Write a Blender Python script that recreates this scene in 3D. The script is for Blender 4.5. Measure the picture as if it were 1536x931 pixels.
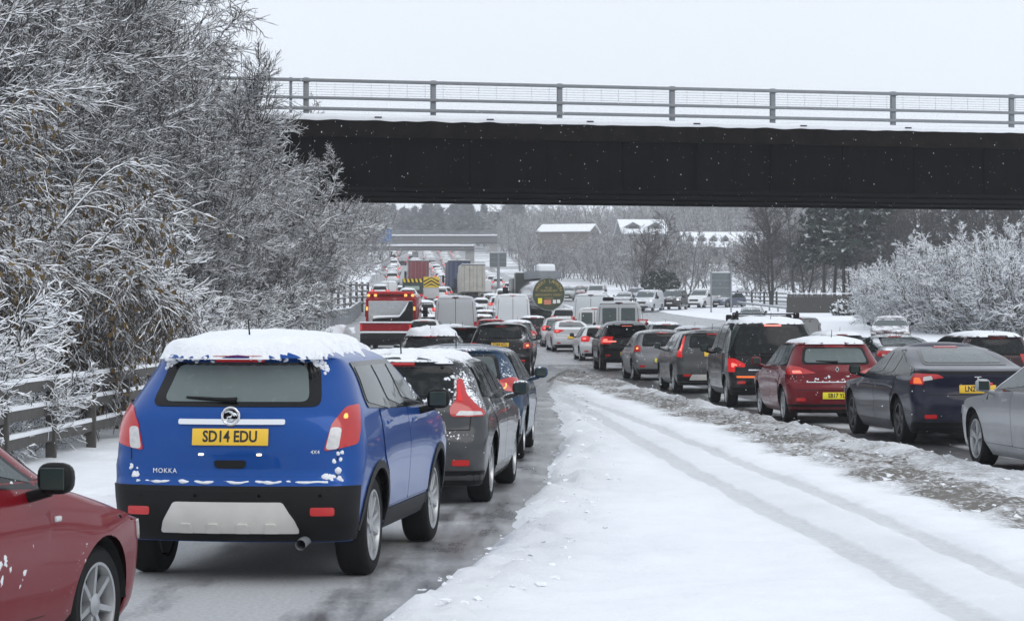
import bpy, bmesh, math, random
import numpy as np
from mathutils import Vector, Matrix, noise
from mathutils.bvhtree import BVHTree
from mathutils.geometry import delaunay_2d_cdt

R_ = math.radians
scene = bpy.context.scene
for o in list(bpy.data.objects):
    bpy.data.objects.remove(o)
COL = scene.collection

# ------------------------------------------------------------------ camera
F_PX, HORIZON, CAM_H = 3600.0, 478.0, 1.78          # photo is 1536 px wide
cam_d = bpy.data.cameras.new('camera')
cam = bpy.data.objects.new('camera', cam_d)
COL.objects.link(cam)
cam_d.sensor_width = 36.0
cam_d.lens = 36.0 * F_PX / 1536.0
cam_d.clip_start, cam_d.clip_end = 0.5, 9000
cam.location = (0, 0, CAM_H)
cam.rotation_euler = (R_(90) + math.atan((HORIZON - 465.5) / F_PX), 0, 0)
cam_d.dof.use_dof = True
cam_d.dof.focus_distance = 26.0
cam_d.dof.aperture_fstop = 16.0
scene.camera = cam

# ------------------------------------------------------------------ sky, sun, exposure
SUN_EL, SUN_ROT = R_(38), R_(150)
world = bpy.data.worlds.new('World')
scene.world = world
world.use_nodes = True
wn, wl = world.node_tree.nodes, world.node_tree.links
wn.clear()
w_out = wn.new('ShaderNodeOutputWorld')
w_sky = wn.new('ShaderNodeTexSky')
w_sky.sky_type = 'NISHITA'
w_sky.sun_disc = False
w_sky.sun_elevation = SUN_EL
w_sky.sun_rotation = SUN_ROT
w_sky.air_density = 1.0
w_sky.dust_density = 6.0
w_bg1 = wn.new('ShaderNodeBackground')
w_bg1.inputs['Strength'].default_value = 0.05
w_bg2 = wn.new('ShaderNodeBackground')                # the closed cloud deck
w_bg2.inputs['Color'].default_value = (0.76, 0.81, 0.88, 1)
w_bg2.inputs['Strength'].default_value = 0.97
w_mix = wn.new('ShaderNodeMixShader')
w_mix.inputs[0].default_value = 0.93
wl.new(w_sky.outputs[0], w_bg1.inputs['Color'])
wl.new(w_bg1.outputs[0], w_mix.inputs[1])
wl.new(w_bg2.outputs[0], w_mix.inputs[2])
wl.new(w_mix.outputs[0], w_out.inputs['Surface'])

sun_d = bpy.data.lights.new('sun', 'SUN')
sun_d.energy = 0.6
sun_d.angle = R_(40)
sun_d.color = (1.0, 0.97, 0.93)
sun = bpy.data.objects.new('sun', sun_d)
COL.objects.link(sun)
_az = SUN_ROT
_dir = Vector((math.sin(_az) * math.cos(SUN_EL), math.cos(_az) * math.cos(SUN_EL), math.sin(SUN_EL)))
sun.rotation_euler = (-_dir).to_track_quat('-Z', 'Y').to_euler()
sun.location = _dir * 60

scene.view_settings.view_transform = 'Standard'
scene.view_settings.look = 'None'
scene.view_settings.exposure = 0.40
scene.view_settings.gamma = 1.0
scene.view_settings.use_curve_mapping = False
scene.cycles.max_bounces = 6
scene.cycles.volume_bounces = 2
scene.cycles.transparent_max_bounces = 8
scene.cycles.use_denoising = True

# ------------------------------------------------------------------ helpers
rng = np.random.default_rng(7)
random.seed(7)

def px(x, d):
    """world X of a photo column at depth d"""
    return (x - 768.0) * d / F_PX

def bp(x, y):
    """photo pixel on flat ground -> (X, Y)"""
    s = (y - HORIZON) / CAM_H
    return (x - 768.0) / s, F_PX / s

def pchip(pts):
    xs = np.array([p[0] for p in pts], float)
    ys = np.array([p[1] for p in pts], float)
    h = np.diff(xs); dl = np.diff(ys) / h
    m = np.zeros_like(xs)
    m[0], m[-1] = dl[0], dl[-1]
    for i in range(1, len(xs) - 1):
        if dl[i - 1] * dl[i] > 0:
            w1, w2 = 2 * h[i] + h[i - 1], h[i] + 2 * h[i - 1]
            m[i] = (w1 + w2) / (w1 / dl[i - 1] + w2 / dl[i])
    def g(x):
        x = np.clip(x, xs[0], xs[-1])
        i = np.clip(np.searchsorted(xs, x) - 1, 0, len(xs) - 2)
        t = (x - xs[i]) / h[i]
        return ((1 + 2 * t) * (1 - t) ** 2 * ys[i] + t * (1 - t) ** 2 * h[i] * m[i]
                + t * t * (3 - 2 * t) * ys[i + 1] + t * t * (t - 1) * h[i] * m[i + 1])
    N = 1500
    tab = [float(v) for v in g(np.linspace(xs[0], xs[-1], N + 1))]
    lo, k = float(xs[0]), N / float(xs[-1] - xs[0])
    def f(x):
        if isinstance(x, np.ndarray): return g(x)
        u = (x - lo) * k
        if u <= 0: return tab[0]
        if u >= N: return tab[N]
        i = int(u)
        return tab[i] + (tab[i + 1] - tab[i]) * (u - i)
    return f

def sstep(t):
    t = np.clip(t, 0, 1)
    return t * t * (3 - 2 * t)

def tag(o, label=None, cat=None, group=None, kind=None):
    if label: o['label'] = label
    if cat: o['category'] = cat
    if group: o['group'] = group
    if kind: o['kind'] = kind
    return o

def empty(name, loc=(0, 0, 0), rot=(0, 0, 0), parent=None):
    o = bpy.data.objects.new(name, None)
    o.empty_display_size = 0.3
    COL.objects.link(o)
    o.location = loc; o.rotation_euler = rot
    if parent:
        o.parent = parent
        KIDS.setdefault(parent.name, []).append(o)
    return o

KIDS = {}
def link(name, me, parent=None, loc=None):
    o = bpy.data.objects.new(name, me)
    COL.objects.link(o)
    if parent:
        o.parent = parent
        KIDS.setdefault(parent.name, []).append(o)
    if loc is not None: o.location = loc
    return o

class MB:
    """collects faces, links them as one mesh"""
    def __init__(self):
        self.v, self.f, self.m = [], [], []
    def add(self, vs, fs, mi=0):
        b = len(self.v)
        self.v.extend([tuple(p) for p in vs])
        for f in fs:
            self.f.append(tuple(b + i for i in f)); self.m.append(mi)
        return self
    def box(self, x0, x1, y0, y1, z0, z1, mi=0, M=None):
        vs = [Vector((x, y, z)) for x in (x0, x1) for y in (y0, y1) for z in (z0, z1)]
        if M is not None: vs = [M @ p for p in vs]
        return self.add(vs, [(0, 1, 3, 2), (4, 6, 7, 5), (0, 4, 5, 1), (2, 3, 7, 6), (0, 2, 6, 4), (1, 5, 7, 3)], mi)
    def bbox(self, x0, x1, y0, y1, z0, z1, b=0.02, mi=0, seg=2):
        """bevelled box"""
        bm = bmesh.new()
        bmesh.ops.create_cube(bm, size=1)
        for v in bm.verts:
            v.co = Vector(((x0 + x1) / 2 + v.co.x * (x1 - x0), (y0 + y1) / 2 + v.co.y * (y1 - y0), (z0 + z1) / 2 + v.co.z * (z1 - z0)))
        bmesh.ops.bevel(bm, geom=list(bm.edges), offset=b, segments=seg, affect='EDGES', profile=0.5)
        return self.bm(bm, mi)
    def bm(self, bm, mi=0):
        bm.verts.index_update()
        self.add([v.co.copy() for v in bm.verts], [[v.index for v in f.verts] for f in bm.faces], mi)
        bm.free()
        return self
    def tube(self, pts, r, seg=8, mi=0, cap=True):
        pts = [Vector(p) for p in pts]
        rs = r if hasattr(r, '__len__') else [r] * len(pts)
        vs, fs = [], []
        for i, p in enumerate(pts):
            t = (pts[min(i + 1, len(pts) - 1)] - pts[max(i - 1, 0)]).normalized()
            a = Vector((0, 0, 1)) if abs(t.z) < 0.9 else Vector((1, 0, 0))
            u = t.cross(a).normalized(); w = u.cross(t)
            for k in range(seg):
                an = 2 * math.pi * k / seg
                vs.append(p + (u * math.cos(an) + w * math.sin(an)) * rs[i])
        for i in range(len(pts) - 1):
            for k in range(seg):
                k2 = (k + 1) % seg
                fs.append((i * seg + k, i * seg + k2, (i + 1) * seg + k2, (i + 1) * seg + k))
        if cap:
            fs.append(tuple(range(seg - 1, -1, -1)))
            fs.append(tuple((len(pts) - 1) * seg + k for k in range(seg)))
        return self.add(vs, fs, mi)
    def lathe_y(self, prof, seg=32, mi=0, c=(0, 0, 0)):
        """profile of (radius, y), turned about the y axis"""
        vs, fs = [], []
        for r, y in prof:
            for k in range(seg):
                a = 2 * math.pi * k / seg
                vs.append((c[0] + r * math.sin(a), c[1] + y, c[2] + r * math.cos(a)))
        for i in range(len(prof) - 1):
            for k in range(seg):
                k2 = (k + 1) % seg
                fs.append((i * seg + k, i * seg + k2, (i + 1) * seg + k2, (i + 1) * seg + k))
        return self.add(vs, fs, mi)
    def prism(self, poly, y0, y1, mi=0, axes='xz'):
        """extrude a polygon; poly in the named plane, y0..y1 along the third axis"""
        def P(a, b, c):
            return {'xz': (a, c, b), 'yz': (c, a, b), 'xy': (a, b, c)}[axes]
        n = len(poly)
        vs = [P(a, b, y0) for a, b in poly] + [P(a, b, y1) for a, b in poly]
        fs = [tuple(range(n)), tuple(range(2 * n - 1, n - 1, -1))]
        fs += [(i, n + i, n + (i + 1) % n, (i + 1) % n) for i in range(n)]
        return self.add(vs, fs, mi)
    def mesh(self, name, mats, smooth=None):
        me = bpy.data.meshes.new(name)
        me.from_pydata(self.v, [], self.f)
        for m in (mats if isinstance(mats, (list, tuple)) else [mats]): me.materials.append(m)
        if any(self.m): me.polygons.foreach_set('material_index', self.m)
        bm = bmesh.new(); bm.from_mesh(me)
        bmesh.ops.recalc_face_normals(bm, faces=bm.faces)
        bm.to_mesh(me); bm.free()
        if smooth is not None:
            me.polygons.foreach_set('use_smooth', [True] * len(me.polygons))
            me.set_sharp_from_angle(angle=R_(smooth))
        me.update()
        return me
    def build(self, name, mats, parent=None, smooth=None, loc=None):
        return link(name, self.mesh(name, mats, smooth), parent, loc)

def mesh_np(name, v, f, mat, smooth=False, attrs=None):
    """fast mesh from numpy arrays of verts (n,3) and quads/tris (m,k)"""
    me = bpy.data.meshes.new(name)
    v = np.ascontiguousarray(v, np.float32); f = np.ascontiguousarray(f, np.int32)
    k = f.shape[1]
    me.vertices.add(len(v)); me.vertices.foreach_set('co', v.ravel())
    me.loops.add(f.size); me.loops.foreach_set('vertex_index', f.ravel())
    me.polygons.add(len(f)); me.polygons.foreach_set('loop_start', np.arange(0, f.size, k, dtype=np.int32))
    me.polygons.foreach_set('use_smooth', np.full(len(f), smooth))
    me.materials.append(mat)
    me.update(calc_edges=True)
    for n, a in (attrs or {}).items():
        at = me.attributes.new(n, 'FLOAT', 'POINT')
        at.data.foreach_set('value', np.ascontiguousarray(a, np.float32))
    return me

_fonts = {}
def text_verts(s, size, extrude=0.0, spacing=1.0, bold=0.0):
    cu = bpy.data.curves.new('lettering', 'FONT')
    cu.body = s; cu.size = size; cu.align_x = 'CENTER'; cu.align_y = 'CENTER'
    cu.extrude = extrude; cu.offset = bold; cu.space_character = spacing; cu.resolution_u = 3
    o = bpy.data.objects.new('lettering', cu)
    COL.objects.link(o)
    dg = bpy.context.evaluated_depsgraph_get()
    me = bpy.data.meshes.new_from_object(o.evaluated_get(dg))
    vs = [v.co.copy() for v in me.vertices]; fs = [list(p.vertices) for p in me.polygons]
    bpy.data.objects.remove(o); bpy.data.curves.remove(cu); bpy.data.meshes.remove(me)
    return vs, fs

# ------------------------------------------------------------------ materials
class NT:
    def __init__(self, name):
        self.mat = bpy.data.materials.new(name); self.mat.use_nodes = True
        self.n, self.l = self.mat.node_tree.nodes, self.mat.node_tree.links
        self.b = self.n['Principled BSDF']
    def new(self, t, **kw):
        nd = self.n.new(t)
        for k, v in kw.items():
            if k.startswith('i_'):
                nd.inputs[k[2:].replace('_', ' ')].default_value = v
            else: setattr(nd, k, v)
        return nd
    def noise(self, scale, detail=3, rough=0.55, vec=None, dist=0.0):
        nd = self.new('ShaderNodeTexNoise')
        nd.inputs['Scale'].default_value = scale; nd.inputs['Detail'].default_value = detail
        nd.inputs['Roughness'].default_value = rough; nd.inputs['Distortion'].default_value = dist
        if vec is not None: self.l.new(vec, nd.inputs['Vector'])
        return nd.outputs['Fac']
    def ramp(self, fac, stops, interp='LINEAR'):
        nd = self.new('ShaderNodeValToRGB'); nd.color_ramp.interpolation = interp
        e = nd.color_ramp.elements
        while len(e) < len(stops): e.new(0.5)
        for el, (p, c) in zip(e, stops):
            el.position = p; el.color = (*c, 1) if hasattr(c, '__len__') else (c, c, c, 1)
        self.l.new(fac, nd.inputs[0])
        return nd.outputs[0]
    def mix(self, fac, a, b):
        nd = self.new('ShaderNodeMix', data_type='RGBA')
        for s, v in ((0, fac), (6, a), (7, b)):
            if hasattr(v, 'is_linked') or isinstance(v, bpy.types.NodeSocket): self.l.new(v, nd.inputs[s])
            elif s == 0: nd.inputs[s].default_value = v
            else: nd.inputs[s].default_value = (*v, 1)
        return nd.outputs[2]
    def math(self, op, a, b=0.0, clamp=False):
        nd = self.new('ShaderNodeMath', operation=op, use_clamp=clamp)
        for i, v in ((0, a), (1, b)):
            if isinstance(v, bpy.types.NodeSocket): self.l.new(v, nd.inputs[i])
            else: nd.inputs[i].default_value = v
        return nd.outputs[0]
    def attr(self, name):
        return self.new('ShaderNodeAttribute', attribute_name=name).outputs['Fac']
    def coord(self, which='Object'):
        return self.new('ShaderNodeTexCoord').outputs[which]
    def bump(self, h, strength=0.3, dist=0.02):
        nd = self.new('ShaderNodeBump'); nd.inputs['Strength'].default_value = strength; nd.inputs['Distance'].default_value = dist
        self.l.new(h, nd.inputs['Height']); self.l.new(nd.outputs[0], self.b.inputs['Normal'])
    def set(self, **kw):
        for k, v in kw.items():
            s = self.b.inputs[k.replace('_', ' ')]
            if isinstance(v, bpy.types.NodeSocket): self.l.new(v, s)
            elif hasattr(v, '__len__') and len(v) == 3: s.default_value = (*v, 1)
            else: s.default_value = v
        return self
    def normal_z(self):
        g = self.new('ShaderNodeNewGeometry'); sp = self.new('ShaderNodeSeparateXYZ')
        self.l.new(g.outputs['Normal'], sp.inputs[0])
        return sp.outputs[2], g.outputs['Position']

SNOW_C = (0.86, 0.885, 0.92)

def simple(name, col, rough=0.5, metal=0.0, emit=None, estr=0.0, coat=0.0, spec=0.5, mottled=0.12, scale=6.0):
    t = NT(name)
    if mottled:
        nz = t.noise(scale, 4, vec=t.coord())
        c = t.ramp(nz, [(0.25, tuple(max(0, x * (1 - mottled)) for x in col)), (0.75, tuple(min(1, x * (1 + mottled)) for x in col))])
        t.set(Base_Color=c)
    else: t.set(Base_Color=col)
    t.set(Roughness=rough, Metallic=metal, Coat_Weight=coat, Specular_IOR_Level=spec)
    if emit:
        t.set(Emission_Color=emit, Emission_Strength=estr)
    return t.mat

_paints = {}
def paint(col, metal=0.12, rough=0.32, grime=0.45, snowy=0.35):
    key = (tuple(round(c, 4) for c in col), metal, rough, grime, snowy)
    if key in _paints: return _paints[key]
    t = NT('car_paint')
    co = t.coord('Object')
    sp = t.new('ShaderNodeSeparateXYZ'); t.l.new(co, sp.inputs[0])
    n1 = t.noise(5.0, 5, 0.65, co)
    low = t.math('MULTIPLY_ADD', sp.outputs[2], -1.5); t.n[-1].inputs[2].default_value = 1.15     # more road salt low down
    low = t.math('MAXIMUM', low, 0.10)
    g = t.math('MULTIPLY', t.ramp(n1, [(0.3, 0.0), (0.75, 1.0)]), low)
    g = t.math('MULTIPLY', g, grime, True)
    c = t.mix(g, col, (0.20, 0.195, 0.19))
    nz, pos = t.normal_z()
    n2 = t.noise(38.0, 4, 0.7, co)
    n3 = t.noise(3.0, 2, 0.5, co)
    sn = t.math('ADD', t.math('MULTIPLY', n2, 0.8), t.math('MULTIPLY', n3, 0.5))
    sn = t.math('ADD', sn, t.math('MULTIPLY', nz, snowy * 0.62))
    sn = t.ramp(sn, [(0.84, 0.0), (0.89, 1.0)])
    if snowy > 0.01: c = t.mix(sn, c, SNOW_C)
    t.set(Base_Color=c, Metallic=metal, Coat_Weight=0.6, Coat_Roughness=0.03, Coat_IOR=1.38, Specular_IOR_Level=0.08)
    t.set(Roughness=t.math('ADD', t.math('MULTIPLY', g, 0.5), rough, True))
    _paints[key] = t.mat
    return t.mat

M = {}
def snow_mat(name, bumpd=0.03, scale=9.0, dirty=0.0):
    t = NT(name)
    co = t.coord('Object')
    n = t.noise(scale, 8, 0.62, co)
    c = t.ramp(n, [(0.3, tuple(x * (0.955 - dirty) for x in SNOW_C)), (0.65, SNOW_C)])
    t.set(Base_Color=c, Roughness=0.75, Specular_IOR_Level=0.25)
    t.bump(t.noise(scale * 1.7, 9, 0.7, co), 0.55, bumpd)
    return t.mat
M['snow'] = snow_mat('snow')
M['car_snow'] = snow_mat('car_snow', 0.02, 22.0)
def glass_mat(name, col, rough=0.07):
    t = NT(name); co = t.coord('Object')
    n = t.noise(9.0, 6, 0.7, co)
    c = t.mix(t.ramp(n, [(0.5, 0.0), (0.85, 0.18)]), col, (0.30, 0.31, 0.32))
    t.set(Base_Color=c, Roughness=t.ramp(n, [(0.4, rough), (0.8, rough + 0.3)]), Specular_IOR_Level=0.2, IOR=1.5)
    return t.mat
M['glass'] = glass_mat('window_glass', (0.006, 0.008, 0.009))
M['glass_through'] = glass_mat('cabin_light_glass', (0.125, 0.155, 0.155), 0.12)  # opaque pane; light showing through the cabin is put into its colour
M['glass_pale'] = glass_mat('pale_glass', (0.085, 0.105, 0.108), 0.12)
M['glass_side'] = simple('side_glass', (0.028, 0.042, 0.040), 0.03, spec=.4, mottled=0.1, scale=2)
M['black'] = simple('black_plastic', (0.008, 0.008, 0.0085), 0.5, spec=.2)
M['blackgloss'] = simple('gloss_black', (0.005, 0.005, 0.006), 0.12, spec=0.25, mottled=0)
M['gap'] = simple('shut_line', (0.004, 0.004, 0.004), 0.8, mottled=0)
M['under'] = simple('underbody', (0.010, 0.010, 0.010), 0.9)
M['tyre'] = simple('tyre_rubber', (0.009, 0.009, 0.0095), 0.75, scale=20, spec=.2)
M['rim'] = simple('alloy_rim', (0.42, 0.43, 0.44), 0.35, 0.75)
M['rimdark'] = simple('dark_rim', (0.05, 0.05, 0.055), 0.4, 0.5)
M['chrome'] = simple('chrome', (0.75, 0.77, 0.79), 0.14, 1.0, mottled=0)
M['silvertrim'] = simple('silver_trim', (0.60, 0.585, 0.555), 0.45, 0.1, mottled=.07)
M['plate'] = simple('yellow_plate', (0.80, 0.50, 0.035), 0.45, mottled=0.06)
M['plate_y'] = simple('bright_yellow_plate', (0.86, 0.74, 0.03), 0.4, mottled=0.05)
M['plate_w'] = simple('white_plate', (0.75, 0.75, 0.72), 0.4, mottled=0.05)
M['ink'] = simple('black_letters', (0.01, 0.01, 0.01), 0.5, mottled=0)
M['red_off'] = simple('red_lens', (0.30, 0.008, 0.010), 0.14, coat=0.6, mottled=0.2, emit=(1, 0.02, 0.01), estr=0.10)
M['red_on'] = simple('lit_red_lens', (0.36, 0.008, 0.010), 0.2, emit=(1.0, 0.03, 0.03), estr=0.28, mottled=0.1)
M['red_hot'] = simple('brake_lamp', (0.8, 0.05, 0.02), 0.2, emit=(1.0, 0.22, 0.18), estr=1.1, mottled=0)
M['amber'] = simple('amber_lamp', (0.9, 0.3, 0.02), 0.25, emit=(1.0, 0.42, 0.14), estr=1.0, mottled=0)
M['amber_off'] = simple('amber_lens', (0.75, 0.14, 0.02), 0.2, emit=(1.0, 0.2, 0.03), estr=0.25, mottled=0.1)
M['clear'] = simple('clear_lens', (0.55, 0.55, 0.55), 0.15, coat=0.5, mottled=0.15, scale=30)
M['head'] = simple('headlamp_on', (0.9, 0.9, 0.9), 0.2, emit=(1.0, 0.98, 0.92), estr=3.0, mottled=0)
M['warm'] = simple('plate_lamp', (1, 0.85, 0.6), 0.2, emit=(1.0, 0.72, 0.38), estr=2.0, mottled=0)
M['concrete'] = simple('concrete', (0.30, 0.30, 0.295), 0.85, scale=2)
M['galv'] = simple('galvanised_steel', (0.22, 0.235, 0.25), 0.6, 0.2, scale=4)
M['timber'] = simple('weathered_timber', (0.075, 0.070, 0.064), 0.85, scale=8, mottled=0.3)
M['darktimber'] = simple('dark_timber', (0.045, 0.042, 0.037), 0.85, scale=10, mottled=0.35)
# ------------------------------------------------------------------ car bodies
class Surf:
    """analytic car shell: horizontal slices, each a rounded rectangle"""
    def __init__(s, sp):
        H, L, W = sp['H'], sp['L'], sp['W']
        s.sp = sp; s.H, s.L, s.W = H, L, W
        s.xt, s.xn = -sp['ro'], L - sp['ro']
        s.fr = pchip([(a * H, s.xt + b) for a, b in sp['rear']])
        s.ff = pchip([(a * H, s.xn - b) for a, b in sp['front']])
        s.fw = pchip([(a * H, b * W / 2) for a, b in sp['wid']])
        s.frr = pchip([(a * H, b) for a, b in sp.get('rr', [(0.1, 0.18), (0.45, 0.22), (0.62, 0.24), (0.75, 0.28), (1.0, 0.32)])])
        s.frf = pchip([(a * H, b) for a, b in sp.get('rf', [(0.1, 0.46), (0.5, 0.50), (0.68, 0.28), (1.0, 0.2)])])
        s.bow_r, s.bow_f = sp.get('bow_r', 0.09), sp.get('bow_f', 0.16)
        s.kr, s.kf = sp.get('kr', 0.05), sp.get('kf', 0.07)
        s.wb, s.R = sp['wb'], sp['R']
        s.flare = sp.get('flare', 0.02)
    def side(s, x, z):
        w = s.fw(z)
        ur = min(max((0.5 - x) / (0.5 - s.xt), 0), 1)
        uf = min(max((x - (s.wb - 0.4)) / (s.xn - s.wb + 0.4), 0), 1)
        y = w * (1 - s.kr * (1 + 1.1 * min(max((z / s.H - .6) / .25, 0), 1)) * ur ** 2.2 - s.kf * uf ** 2.2)
        if s.flare:
            e = math.exp(-((z - s.R - 0.26) / 0.2) ** 2)
            for xw in (0, s.wb):
                y += s.flare * e * math.exp(-((x - xw) / 0.42) ** 2)
        return y
    def corner(s, z, front):
        r = float(s.frf(z) if front else s.frr(z)); x0 = float(s.ff(z) if front else s.fr(z))
        bow = s.bow_f if front else s.bow_r
        sg = -1 if front else 1
        Ra = s.R + s.sp.get('archgap', 0.05)
        room = (s.xn - s.wb if front else -s.xt) - abs(x0 - (s.xn if front else s.xt)) - bow - Ra - .025
        tz = min(max((z - (s.R + Ra + .05)) / (.16 * s.H), 0), 1)
        r = min(r, max(room, .07) * (1 - tz) + 9 * tz if tz < 1 else 9)
        cx = x0 + sg * (bow + r)
        wr = float(s.side(cx, z))
        r = min(r, wr * 0.8)
        a0 = math.atan(2 * bow / max(wr - r, 0.05))
        yc = wr - r + r * math.sin(a0)
        cx = x0 + sg * (bow + r * math.cos(a0))
        wr = float(s.side(cx, z))
        return x0, yc, a0, r, cx, wr, bow, sg
    def end(s, q, z, front=False):
        """q = distance along the ring from the centre of the tail (or nose)"""
        x0, yc, a0, r, cx, wr, bow, sg = s.corner(z, front)
        aq = abs(q); sy = 1 if q >= 0 else -1
        if aq <= yc:
            return Vector((x0 + sg * bow * (aq / yc) ** 2, sy * aq, z))
        arc = r * (math.pi / 2 - a0)
        if aq <= yc + arc:
            a = a0 + (aq - yc) / r
            return Vector((cx - sg * r * math.cos(a), sy * (wr - r + r * math.sin(a)), z))
        x = cx + sg * (aq - yc - arc)
        return Vector((x, sy * float(s.side(x, z)), z))
    def flank(s, x, z, sy):
        for front in (False, True):
            x0, yc, a0, r, cx, wr, bow, sg = s.corner(z, front)
            if sg * (x - cx) < 0:
                dx = min(abs(x - cx) / r, 0.999)
                return Vector((x, sy * (wr - r + r * math.sqrt(1 - dx * dx)), z))
        return Vector((x, sy * float(s.side(x, z)), z))
    def body(s, lod):
        H = s.H; sp = s.sp
        zb, zr = sp['wid'][0][0] * H, sp.get('rail', 0.955) * H
        nrow = (10, 20, 34)[lod]
        zz = np.linspace(zb, zr, 600)
        dl = np.sqrt(np.diff(zz) ** 2 + 0.5 * np.diff(s.fr(zz)) ** 2 + 0.16 * np.diff(s.ff(zz)) ** 2 + np.diff(s.fw(zz)) ** 2)
        cl = np.concatenate([[0], np.cumsum(dl)])
        zs = np.interp(np.linspace(0, cl[-1], nrow), cl, zz)
        Ra = s.R + sp.get('archgap', 0.05)
        zref = s.R + Ra + 0.05
        nf, na, nA, nM = ((3, 2, 8, 3), (5, 4, 12, 8), (9, 6, 18, 14))[lod]
        fixed = [(-Ra), Ra, s.wb - Ra, s.wb + Ra]
        def sx(g, cr, cf, z):
            """side column g -> x"""
            t = min(max((z - zref) / (0.10 * H), 0), 1); t = t * t * (3 - 2 * t)
            L0 = cr; L1 = cf
            if L1 - L0 < 0.1: L1 = L0 + 0.1
            x0z, x1z = s.cr0, s.cf0
            pr = [L0 + (L1 - L0) * (fx - x0z) / (x1z - x0z) for fx in fixed]
            A = [L0] + [f * (1 - t) + p * t for f, p in zip(fixed, pr)] + [L1]
            k, u = g
            a, b = A[k], A[k + 1]
            if k in (1, 3): u = 0.5 - 0.5 * math.cos(math.pi * u)
            return a + (b - a) * u
        s.cr0 = s.corner(0.4, False)[4]; s.cf0 = s.corner(0.4, True)[4]
        cols = [('r', j / nf) for j in range(nf)] + [('ra', j / na) for j in range(na)]
        for k, n in enumerate((3, nA, nM, nA, 3)):
            cols += [('s', (k, j / n)) for j in range(n)]
        cols += [('fa', 1 - j / na) for j in range(na)] + [('f', 1 - j / nf) for j in range(nf + 1)]
        def zbot(x):
            b = zb
            for xw in (0, s.wb):
                if abs(x - xw) < Ra + 1e-6: b = max(b, s.R + math.sqrt(max(Ra * Ra - (x - xw) ** 2, 0)))
            return b
        P = np.zeros((nrow, len(cols), 3))
        for i, z0 in enumerate(zs):
            for j, (kind, u) in enumerate(cols):
                z = z0
                if kind == 's':
                    cr, cf = s.corner(z, False)[4], s.corner(z, True)[4]
                    x = sx(u, cr, cf, min(z, zref) if z <= zref else z)
                    if z < zref:
                        b = zbot(x)
                        z = b + (z0 - zb) / (zref - zb) * (zref - b)
                    P[i, j] = (x, float(s.side(x, z)), z)
                else:
                    c = s.corner(z, kind[0] == 'f')
                    x0, yc, a0, r, cx, wr, bow, sg = c
                    if len(kind) == 1: P[i, j] = s.end(u * yc, z, kind == 'f')
                    else:
                        a = a0 + u * (math.pi / 2 - a0)
                        P[i, j] = (cx - sg * r * math.cos(a), wr - r + r * math.sin(a), z)
        rows = [P[i] for i in range(nrow)]
        ncap = (3, 5, 7)[lod]
        top = rows[-1]; xm = (top[:, 0].min() + top[:, 0].max()) / 2
        crown = H - zr
        for k in range(1, ncap + 1):
            q = (k / ncap) ** 1.5
            rr = top.copy()
            rr[:, 0] = xm + (top[:, 0] - xm) * (1 - q * 0.999); rr[:, 1] = top[:, 1] * (1 - q)
            rr[:, 2] = zr + crown * (1 - (1 - q) ** 2.4)
            rows.append(rr)
        G = np.array(rows)
        nr, nc = G.shape[:2]
        mb = MB(); vs = G.reshape(-1, 3)
        fs = [(i * nc + j, i * nc + j + 1, (i + 1) * nc + j + 1, (i + 1) * nc + j) for i in range(nr - 1) for j in range(nc - 1)]
        mb.add(vs, fs)
        vm = vs.copy(); vm[:, 1] *= -1
        mb.add(vm, [f[::-1] for f in fs])
        me = bpy.data.meshes.new('body'); me.from_pydata(mb.v, [], mb.f)
        bm = bmesh.new(); bm.from_mesh(me)
        bmesh.ops.remove_doubles(bm, verts=bm.verts, dist=0.0015)
        bmesh.ops.recalc_face_normals(bm, faces=bm.faces)
        bm.to_mesh(me)
        s.bvh = BVHTree.FromBMesh(bm)
        bm.free()
        me.polygons.foreach_set('use_smooth', [True] * len(me.polygons))
        me.set_sharp_from_angle(angle=R_(42))
        return me

def rpoly(pts, r=0.03, n=4):
    """round the corners of a polygon"""
    out = []
    N = len(pts)
    for i in range(N):
        p0, p, p1 = Vector(pts[i - 1]), Vector(pts[i]), Vector(pts[(i + 1) % N])
        a, b = (p0 - p), (p1 - p)
        ra = min(r, a.length * 0.45, b.length * 0.45)
        A, B = p + a.normalized() * ra, p + b.normalized() * ra
        for k in range(n + 1):
            t = k / n
            q = A * (1 - t) ** 2 + p * 2 * t * (1 - t) + B * t * t
            out.append((q.x, q.y))
    return out

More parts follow.
